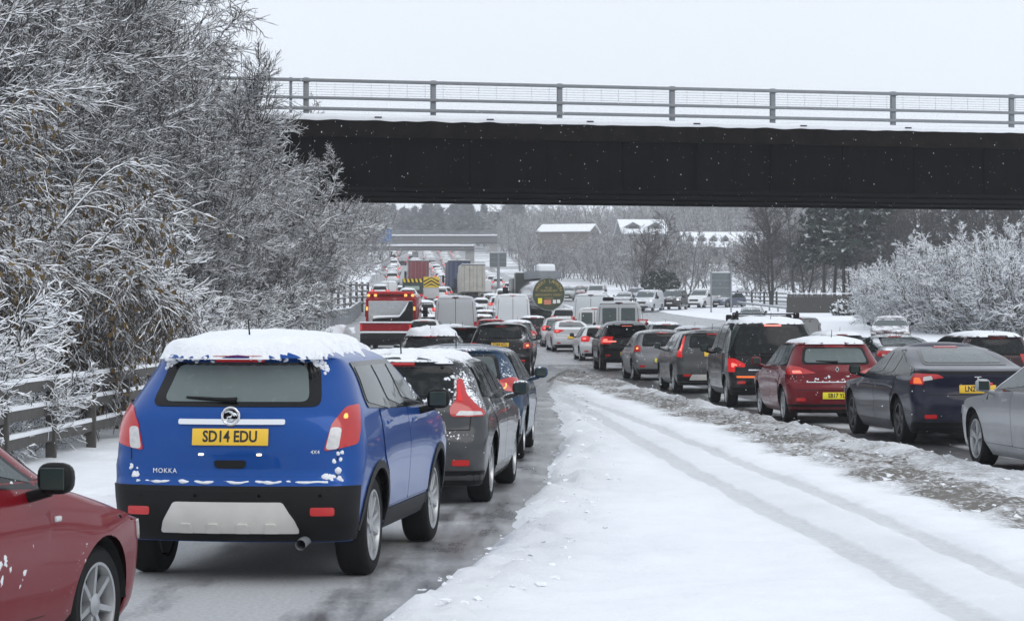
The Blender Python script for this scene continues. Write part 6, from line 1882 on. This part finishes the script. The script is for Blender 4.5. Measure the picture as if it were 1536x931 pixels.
# --- recovery truck
def recovery():
    d, xp = 112, 580; X = px(xp, d)
    root = empty('recovery_truck', (X, d, zg(X, d)), (0, 0, R_(90 - 2))); tag(root, 'red recovery truck with grey window board, amber beacons and snowy tail in the left lane', 'truck')
    red = paint((.28, .012, .016), .1, grime=.35, snowy=.25)
    mb = MB(); mb.bbox(-.9, 6.2, -1.15, 1.15, .55, .85, .03); ch = mb.build('chassis', M['under'], root)
    mb = MB(); mb.bbox(2.4, 6.3, -1.18, 1.18, .8, 2.95, .12, seg=3); mb.build('cab', red, root, 40)
    mb = MB(); mb.bbox(2.25, 2.42, -1.2, 1.2, 1.0, 2.75, .04); mb.build('headboard', red, root)
    mb = MB(); mb.bbox(2.17, 2.25, -1.06, 1.06, 1.5, 2.62, .03); bd = mb.build('rear_board', simple('grey_board', (.42, .44, .46), .45), root)
    for k in range(3):
        mb = MB(); mb.box(2.145, 2.168, .5, .95, 1.52 + k * .14, 1.60 + k * .14); mb.build('louvre', M['silvertrim'], bd)
    mb = MB(); mb.bbox(-.4, 2.1, -1.18, 1.18, .92, 1.12, .03); mb.build('bed', M['under'], root)
    mb = MB(); mb.bbox(-.55, -.4, -1.2, 1.2, 1.0, 1.42, .04); mb.build('tailboard', red, root)
    for sg in (-1, 1):
        mb = MB(); mb.bbox(-.4, 2.1, sg * 1.12 - .05, sg * 1.12 + .05, .95, 1.4, .02); mb.build('side_board', red, root)
    # towing boom, a black arm rising to the right
    mb = MB(); mb.prism([(.80, 1.35), (.80, 1.62), (.55, 1.68), (-.45, 1.72), (-.75, 2.1), (-.92, 2.58), (-1.10, 2.58), (-1.12, 1.35)], 1.5, 1.85, axes='yz'); mb.build('boom', M['black'], root)
    mb = MB(); mb.tube([(1.68, .78, 1.7), (1.68, .4, 1.74), (1.68, -.5, 1.77), (1.68, -.95, 2.5)], .09, 8); mb.build('boom_snow', M['snow'], root, 60)
    mb = MB(); mb.bbox(-.62, .3, -1.22, 1.22, 1.42, 1.50, .03); mb.build('tail_snow', M['snow'], root, 60)
    mb = MB(); mb.bbox(-.85, -.55, -1.15, 1.15, .88, .99, .04); mb.build('step_snow', M['snow'], root, 60)
    mb = MB(); mb.bbox(-.86, -.5, -1.16, 1.16, .25, .87, .03); mb.build('rear_bumper', M['black'], root)
    mb = MB(); mb.bbox(-.885, -.865, -.35, .35, .60, .80, .005); mb.build('number_plate', M['plate'], root)
    mb = MB(); mb.bbox(2.2, 2.7, -1.1, 1.1, 2.96, 3.14, .06); mb.build('light_bar', simple('red_bar', (.4, .02, .02), .3), root)
    for y in (-1.05, -.72, .72, 1.05):
        mb = MB(); mb.bbox(2.05, 2.2, y - .07, y + .07, 2.84, 2.98, .04); mb.build('beacon', M['amber'], root)
    for sg in (-1, 1):
        for z0, z1, m in ((1.05, 1.35, 'red_on'), (2.1, 2.3, 'amber')):
            mb = MB(); mb.bbox(-.62 if z0 < 1.5 else 2.1, -.56 if z0 < 1.5 else 2.2, sg * 1.13 - .045, sg * 1.13 + .045, z0, z1, .02); mb.build('marker_lamp', M[m], root)
        mb = MB(); mb.bbox(5.4, 5.55, sg * 1.42 - .12, sg * 1.42 + .12, 1.75, 2.35, .04); mb.tube([(5.5, sg * 1.1, 2.1), (5.5, sg * 1.42, 2.1)], .03, 6); mb.build('door_mirror', M['black'], root)
        for xw in (.2, 1.2, 5.2):
            tm, rm = wheel_mesh(.46, 'dark', 1); w = link('wheel', tm, root, (xw, sg * 1.0, .46)); w.rotation_euler = (0, 0, 0 if sg > 0 else math.pi); link('rim', rm, w)
    mb = MB(); mb.bbox(2.5, 6.0, -1.1, 1.1, 2.95, 3.02, .03); mb.build('roof_snow', M['snow'], root, 60)
    root.scale = (1, 1, .88)
recovery()

# --- road tanker
def tanker():
    d = 150; X = px(823, d); z0 = zg(X, d)
    root = empty('road_tanker', (X, d, z0), (0, 0, R_(90 + 8))); tag(root, 'chrome road tanker with round green rear panel lettered in gold, seen from behind', 'tanker')
    zc, r = CAM_H + (HORIZON - 441) * d / F_PX - z0, 1.06
    t = NT('polished_steel'); n = t.noise(2.0, 5, .6, t.coord()); t.set(Base_Color=t.ramp(n, [(.3, (.45, .45, .46)), (.7, (.72, .73, .75))]), Metallic=.95, Roughness=.16)
    mb = MB()
    seg = 36; xs = [0, .12, .35, 6.5]; rr = [r * .97, r, r * 1.02, r * 1.02]
    V = [(x, q * math.cos(2 * math.pi * k / seg), zc + q * math.sin(2 * math.pi * k / seg)) for x, q in zip(xs, rr) for k in range(seg)]
    mb.add(V, [(i * seg + k, i * seg + (k + 1) % seg, (i + 1) * seg + (k + 1) % seg, (i + 1) * seg + k) for i in range(3) for k in range(seg)] + [tuple(range(seg)), tuple(3 * seg + k for k in range(seg))])
    tank = mb.build('tank', t.mat, root, 40)
    mb = MB(); V = [(-.02, r * .95 * math.cos(2 * math.pi * k / 48), zc + r * .95 * math.sin(2 * math.pi * k / 48)) for k in range(48)]
    V += [(.01, y, z) for _, y, z in V]
    mb.add(V, [tuple(range(48))] + [(k, (k + 1) % 48, 48 + (k + 1) % 48, 48 + k) for k in range(48)]); pn = mb.build('rear_panel', simple('tank_green', (.035, .050, .022), .4), root, 40)
    gold = simple('gold_letters', (.42, .30, .09), .4)
    gb, wbm = MB(), MB()
    word = 'HARRY LAWSON'
    for i, ch in enumerate(word):
        if ch == ' ': continue
        a = math.radians(158 - i * 136 / (len(word) - 1))
        vs, fs = text_verts(ch, .30)
        for mbx in (gb,):
            mbx.add([Vector((-.026, -(v.x * math.sin(a) + v.y * math.cos(a)) - .76 * r * math.cos(a), zc + (-v.x * math.cos(a) + v.y * math.sin(a)) + .76 * r * math.sin(a))) for v in vs], fs)
    gb.build('arched_lettering', gold, pn)
    for s_, size, z in (('BULK', .18, .38), ('TRANSPORT', .20, .20), ('BROUGHTY FERRY', .20, -.06), ('TANKERS', .14, -.26)):
        vs, fs = text_verts(s_, size); mb = MB(); mb.add([Vector((-.026, -v.x, zc + z + v.y)) for v in vs], fs); mb.build('lettering', gold, pn)
    for y, z, w, h, m in ((.55, -.42, .26, .34, 'plate_y'), (.08, -.5, .46, .30, 'hazard_orange'), (-.36, -.47, .2, .24, 'plate_w'), (-.62, -.45, .2, .22, 'plate_w')):
        if m not in M: M[m] = simple(m, (.55, .2, .12), .5)
        mb = MB(); mb.bbox(-.035, -.022, y - w / 2, y + w / 2, zc + z - h / 2, zc + z + h / 2, .004); mb.build('warning_label', M[m], pn)
    # catwalk, hatch and ladder on top
    mb = MB(); mb.bbox(.2, 6.0, -.85, .70, zc + r * .93, zc + r * 1.0, .02); mb.bbox(.2, 6.0, .62, .70, zc + r * 1.0, zc + r + .42, .02); mb.bbox(.2, 6.0, -.85, -.77, zc + r * 1.0, zc + r + .40, .02); mb.bbox(.2, .28, -.77, .62, zc + r * 1.0, zc + r + .40, .02); mb.build('catwalk', M['galv'], root)
    mb = MB(); mb.bbox(1.2, 3.4, -.62, .5, zc + r * 1.0, zc + r + .85, .16, seg=3); mb.build('hatch_snow', M['snow'], root, 60)
    mb = MB()
    for x in np.arange(1.0, 5, 1.0): mb.tube([(x, .66, zc + r), (x, .66, zc + r * 1.75)], .03, 6)
    mb.tube([(.8, .66, zc + r * 1.75), (5, .66, zc + r * 1.75)], .03, 6); mb.build('handrail', M['galv'], root)
    mb = MB(); mb.bbox(6.3, 7.0, -1.2, 1.2, .8, zc + r + .40, .05); mb.bbox(7.3, 9.5, -1.22, 1.22, .7, 3.5, .15); mb.build('cab', simple('tanker_cab', (.012, .016, .012), .3, coat=.3), root, 40)
    mb = MB(); mb.bbox(-.1, 8, -.5, .5, .7, 1.0, .03); mb.bbox(-.25, -.1, -1.2, 1.2, .62, .92, .03); mb.build('chassis', M['under'], root)
    mb = MB(); mb.bbox(8.3, 8.5, 1.4, 1.75, 2.0, 2.9, .05); mb.tube([(8.4, 1.1, 2.6), (8.4, 1.5, 2.6)], .04, 6); mb.build('door_mirror', M['black'], root)
    for y in (-1.02, -.78, .78, 1.02):
        mb = MB(); mb.bbox(-.29, -.255, y - .09, y + .09, .68, .86, .02); mb.build('tail_lamp', M['red_hot'] if y > 0 else M['red_on'], root)
    for xw in (.9, 2.2, 3.5, 8.3):
        for sg in (-1, 1):
            tm, rm = wheel_mesh(.5, 'dark', 1); w = link('wheel', tm, root, (xw, sg * 1.0, .5)); w.rotation_euler = (0, 0, 0 if sg > 0 else math.pi); link('rim', rm, w)
tanker()

# --- lorries seen from behind
def lorry(label, xp, d, w, ytop, colr, th=-3, side=None, name='box_lorry', detail='doors', zbed=1.15):
    X = px(xp, d); z0 = zg(X, d); H = yz(ytop, d) - z0
    root = empty(name, (X, d, z0), (0, 0, R_(90 - th))); tag(root, label, 'lorry')
    body = simple('lorry_box', colr, .5, mottled=.25, scale=1.5); sidem = simple('lorry_side', side, .5) if side else body
    mb = MB(); mb.bbox(0, 11.5, -w / 2, w / 2, zbed, H, .04); mb.build('box', sidem, root)
    for sg in (-1, 1):
        mb = MB(); a, b = sorted((sg * .015, sg * (w / 2 - .06))); mb.bbox(-.05, -.002, a, b, zbed + .06, H - .08, .015); dr = mb.build('rear_door', body, root)
        for q in (.3, .75):
            mb = MB(); yb = sg * w / 2 * q; mb.tube([(-.075, yb, zbed + .1), (-.075, yb, H - .12)], .022, 6); mb.build('locking_bar', M['galv'], dr)
    mb = MB(); mb.box(-.06, 0.0, -w / 2 - .005, w / 2 + .005, H - .075, H + .02); mb.build('top_frame', M['black'], root)
    mb = MB(); mb.bbox(.1, 11.4, -w / 2 + .05, w / 2 - .05, H + .0, H + .09, .03); mb.build('roof_snow', M['snow'], root)
    mb = MB(); mb.bbox(.2, 13.8, -.5, .5, .7, zbed - .01, .03); mb.bbox(-.1, .1, -w / 2 + .05, w / 2 - .05, .5, .75, .02); mb.build('chassis', M['under'], root)
    mb = MB(); mb.bbox(12.0, 14.1, -w / 2, w / 2, .7, H * .86, .12); mb.build('cab', sidem, root, 40)
    mb = MB(); mb.bbox(13.2, 13.4, w / 2 + .1, w / 2 + .4, 1.9, 2.8, .04); mb.tube([(13.3, w / 2 - .1, 2.5), (13.3, w / 2 + .2, 2.5)], .04, 6); mb.build('door_mirror', M['black'], root)
    for sg in (-1, 1):
        mb = MB(); mb.bbox(-.13, -.1, sg * w * .4 - .18, sg * w * .4 + .18, .52, .68, .02); mb.build('tail_lamp', M['red_on'], root)
        for xw in (1.6, 2.9, 4.2, 13.0):
            tm, rm = wheel_mesh(.5, 'dark', 0); wo = link('wheel', tm, root, (xw, sg * (w / 2 - .22), .5)); link('rim', rm, wo)
    return root
lorry('weathered cream box trailer, nearest of the three lorries', 710, 250, 2.5, 397, (.42, .40, .35))
lorry('tall blue curtain trailer with red front edge beside the cream trailer', 689, 274, 2.55, 391, (.016, .030, .085), side=(.03, .04, .09))
lorry('dark red container lorry left of the blue trailer', 628, 292, 2.5, 391, (.20, .022, .03), side=(.22, .10, .12))
lorry('distant pale box lorry far left near the trees', 586, 345, 2.5, 405, (.40, .42, .45))
lorry('distant white lorry on the hill left of the red container', 600, 420, 2.5, 392, (.45, .45, .47))

def hazard_truck(label, xp, d, w, ytop, ybot, chev):
    X = px(xp, d); z0 = zg(X, d); H = yz(ytop, d) - z0; zb = yz(ybot, d) - z0
    root = empty('highway_truck', (X, d, z0), (0, 0, R_(92))); tag(root, label, 'truck')
    dark = simple('truck_green', (.02, .03, .025), .5); yel = simple('hazard_yellow', (.72, .50, .03), .5, mottled=.05)
    mb = MB(); mb.bbox(0, 6, -w / 2, w / 2, .8, H, .08); mb.build('body', dark if not chev else simple('truck_white', (.5, .5, .5), .5), root, 40)
    if chev:
        mb = MB(); mb.bbox(-.05, -.002, -w / 2, w / 2, zb, H + .05, .01); bd = mb.build('chevron_board', yel, root)
        h = H + .05 - zb
        for k in range(4):
            c0 = zb + h * (-.28 + .33 * k)
            for sg in (-1, 1):
                pts = [(0, c0 + h * .34), (0, c0 + h * .18), (sg * w * .49, c0 - h * .24), (sg * w * .49, c0 - h * .08)]
                pts = [(a, min(max(b, zb + .02), H + .03)) for a, b in pts]
                if abs(pts[0][1] - pts[1][1]) + abs(pts[2][1] - pts[3][1]) < .05: continue
                mb = MB(); mb.prism(pts, -.056, -.0505, axes='yz'); mb.build('chevron_stripe', M['black'], bd)
    else:
        mb = MB(); mb.bbox(-.04, -.002, -w / 2, w / 2, H - .32, H + .02, .01); bd = mb.build('hazard_board', M['black'], root)
        for k in range(5):
            y = -w / 2 + w * (k + .5) / 5; mb = MB(); mb.prism([(y - .12, H - .30), (y + .06, H - .30), (y + .16, H), (y - .02, H)], -.05, -.0405, axes='yz'); mb.build('hazard_stripe', yel, bd)
        mb = MB(); mb.bbox(-.03, -.002, -w * .33, w * .38, H - .95, H - .62, .02); mb.build('name_board', simple('pale_green_board', (.30, .38, .34), .5), root)
    mb = MB(); mb.bbox(-.1, 6, -w * .4, w * .4, .4, .8, .03); mb.build('chassis', M['under'], root)
    for sg in (-1, 1):
        mb = MB(); mb.bbox(-.13, -.05, sg * w * .4 - .15, sg * w * .4 + .15, .82, 1.0, .02); mb.build('tail_lamp', M['red_on'], root)
        for xw in (1.2, 4.8):
            tm, rm = wheel_mesh(.45, 'dark', 0); wo = link('wheel', tm, root, (xw, sg * (w / 2 - .2), .45)); link('rim', rm, wo)
hazard_truck('dark green truck with a strip of yellow hazard marks along its top', 619, 205, 1.75, 418, 436, False)
hazard_truck('truck with yellow and black chevron board on its back', 647, 232, 1.5, 416, 431, True)

# --- a queue of smaller cars, copies of a few built ones
protos = {}
def proto(k, sp, lit, lod=0, **kw):
    r = make_car('x', 'car', sp, WHITE, 0, -300, 0, lod=lod, lit=lit, mirrors=False, **kw)[0]
    protos[k] = r
proto('hatch', dict(HATCH), 'on', snow=.06, snow_edge=.1)
proto('suv', dict(SUV, cladding=False), 'brake', snow=.06, snow_edge=.1)
proto('saloon', dict(SALOON), 'on', snow=.05, snow_edge=.1)
proto('estate', dict(ESTATE), 'brake', snow=.05, snow_edge=.1)
proto('van', dict(VANLOW), 'on', snow=.05, snow_edge=.1)
COLS = dict(white=WHITE, silver=SILVER, black=(.012, .012, .014), red=(.25, .012, .02), blue=(.012, .03, .10), grey=(.12, .125, .13), maroon=(.09, .012, .016), green=(.03, .06, .04))
def drop(kind, colour, X, d, label, group=None, th=None):
    o = copy_tree(protos[kind]); o.name = {'van': 'small_van'}.get(kind, 'queued_car')
    slope = float((_zr(d + 2) - _zr(d - 2)) / 4)
    th = math.degrees(math.atan(float(cshift(d + 5) - cshift(d - 5)) / 10)) if th is None else th
    o.location = (X, d, zg(X, d)); o.rotation_euler = (0, -math.atan(slope), R_(90 - th))
    recolour(o, paint(COLS[colour], grime=.4, snowy=.3))
    tag(o, label, 'van' if kind == 'van' else 'car', group)
Q = [('suv', 'white', 637, 168, 'white car with dark rear screen below the chevron truck'),
     ('hatch', 'white', 630, 150, 'snow covered white hatchback one place nearer than the white dark screened car'),
     ('hatch', 'silver', 640, 132, 'silver hatchback with snowy roof left of the grey panel van top'),
     ('estate', 'black', 662, 196, 'black estate with snowy roof left of the cream trailer'),
     ('hatch', 'white', 673, 180, 'white hatchback with pink lamps above the grey panel van'),
     ('saloon', 'silver', 688, 165, 'silver saloon just over the grey panel van roof'),
     ('hatch', 'maroon', 697, 188, 'maroon hatchback right of the silver saloon'),
     ('hatch', 'red', 722, 205, 'red hatchback with bright lamp under the cream trailer'),
     ('suv', 'black', 737, 218, 'black SUV below the square sign'),
     ('suv', 'maroon', 748, 200, 'maroon SUV ahead of the white panel van'),
     ('hatch', 'white', 758, 182, 'snow topped white hatchback just over the white panel van'),
     ('estate', 'grey', 712, 158, 'grey estate with dark rear screen between the two vans'),
     ('saloon', 'silver', 706, 173, 'silver car roof in the gap right of the grey panel van'),
     ('suv', 'grey', 755, 240, 'grey SUV beside the foot of the square sign'),
     ('hatch', 'silver', 612, 190, 'silver hatchback left of the dark green hazard truck'),
     ('hatch', 'red', 613, 148, 'red hatchback half hidden by the recovery truck'),
     ('van', 'white', 583, 240, 'white van with red lamps above the recovery truck'),
     ('estate', 'red', 570, 225, 'red estate on the far left above the recovery truck'),
     ('hatch', 'white', 600, 250, 'white hatchback right of the white van above the recovery truck'),
     ('suv', 'silver', 660, 250, 'silver SUV right behind the chevron truck'),
     ('hatch', 'blue', 668, 262, 'blue hatchback left of the blue trailer'),
     ('saloon', 'grey', 778, 208, 'grey saloon left of the tanker cab')]
for k, c, xp, d, lab in Q:
    drop(k, c, px(xp, d), d, lab)
rq = random.Random(11)
kinds = ['hatch', 'hatch', 'suv', 'estate', 'saloon', 'van']; cn = ['white', 'silver', 'black', 'red', 'grey', 'maroon', 'blue', 'white', 'black']
taken = [(px(628, 292), 292), (px(689, 274), 274), (px(710, 250), 250), (px(586, 345), 345), (px(600, 420), 420), (px(747, 300), 300)]
for lane in (-5.6, -2.0, 1.6, 5.2, 8.4):
    d = 285 + rq.uniform(0, 6)
    while d < 760:
        X = lane + float(cshift(d)) + rq.uniform(-.25, .25)
        if not any(abs(X - a) < 2.6 and -6 < d - b < 17 for a, b in taken):
            far = d > 430
            drop(rq.choice(kinds), rq.choice(cn), X, d,
                 'tiny snow dusted car with red tail lamps far up the hill past the overbridges' if far else 'small snow dusted car with red tail lamps in the distant climbing queue',
                 'tiny cars past the overbridges' if far else 'distant climbing queue')
        d += rq.uniform(7.2, 10) * (1 if d < 420 else 1.25)
for r in protos.values():
    def kill(o):
        for ch in KIDS.get(o.name, []): kill(ch)
        bpy.data.objects.remove(o)
    kill(r)

# ------------------------------------------------------------------ air
bm = MB(); bm.box(-700, 700, -60, 1500, -3, 140)
t = bpy.data.materials.new('air'); t.use_nodes = True
nt = t.node_tree; nt.nodes.clear()
vo = nt.nodes.new('ShaderNodeOutputMaterial'); pv = nt.nodes.new('ShaderNodeVolumePrincipled')
pv.inputs['Color'].default_value = (.93, .95, .98, 1); pv.inputs['Density'].default_value = HAZE = .00040
pv.inputs['Anisotropy'].default_value = .2
nt.links.new(pv.outputs[0], vo.inputs['Volume'])
try: t.cycles.homogeneous_volume = True
except Exception: pass
hz = bm.build('haze', t); tag(hz, kind='stuff')

# falling snow
rf_ = np.random.default_rng(4)
n = 5000
d = 16 + 62 * rf_.random(n) ** .8
fx = rf_.uniform(-850, 850, n) * d / F_PX; fz = CAM_H + rf_.uniform(-420, 520, n) * d / F_PX
c = np.stack([fx, d, fz], -1); c = c[c[:, 2] > .4]
s = rf_.uniform(.0022, .0045, (len(c), 1, 1))
octv = np.array([[1, 0, 0], [-1, 0, 0], [0, 1, 0], [0, -1, 0], [0, 0, 1.6], [0, 0, -1.6]])
V = (c[:, None] + octv[None] * s).reshape(-1, 3)
of = np.array([[0, 2, 4], [2, 1, 4], [1, 3, 4], [3, 0, 4], [2, 0, 5], [1, 2, 5], [3, 1, 5], [0, 3, 5]])
Fq = (np.arange(len(c))[:, None, None] * 6 + of[None]).reshape(-1, 3)
o = link('falling_snow', mesh_np('falling_snow', V, Fq, M['snow'], True)); tag(o, 'small snowflakes drifting down through the air', 'snow', kind='stuff')
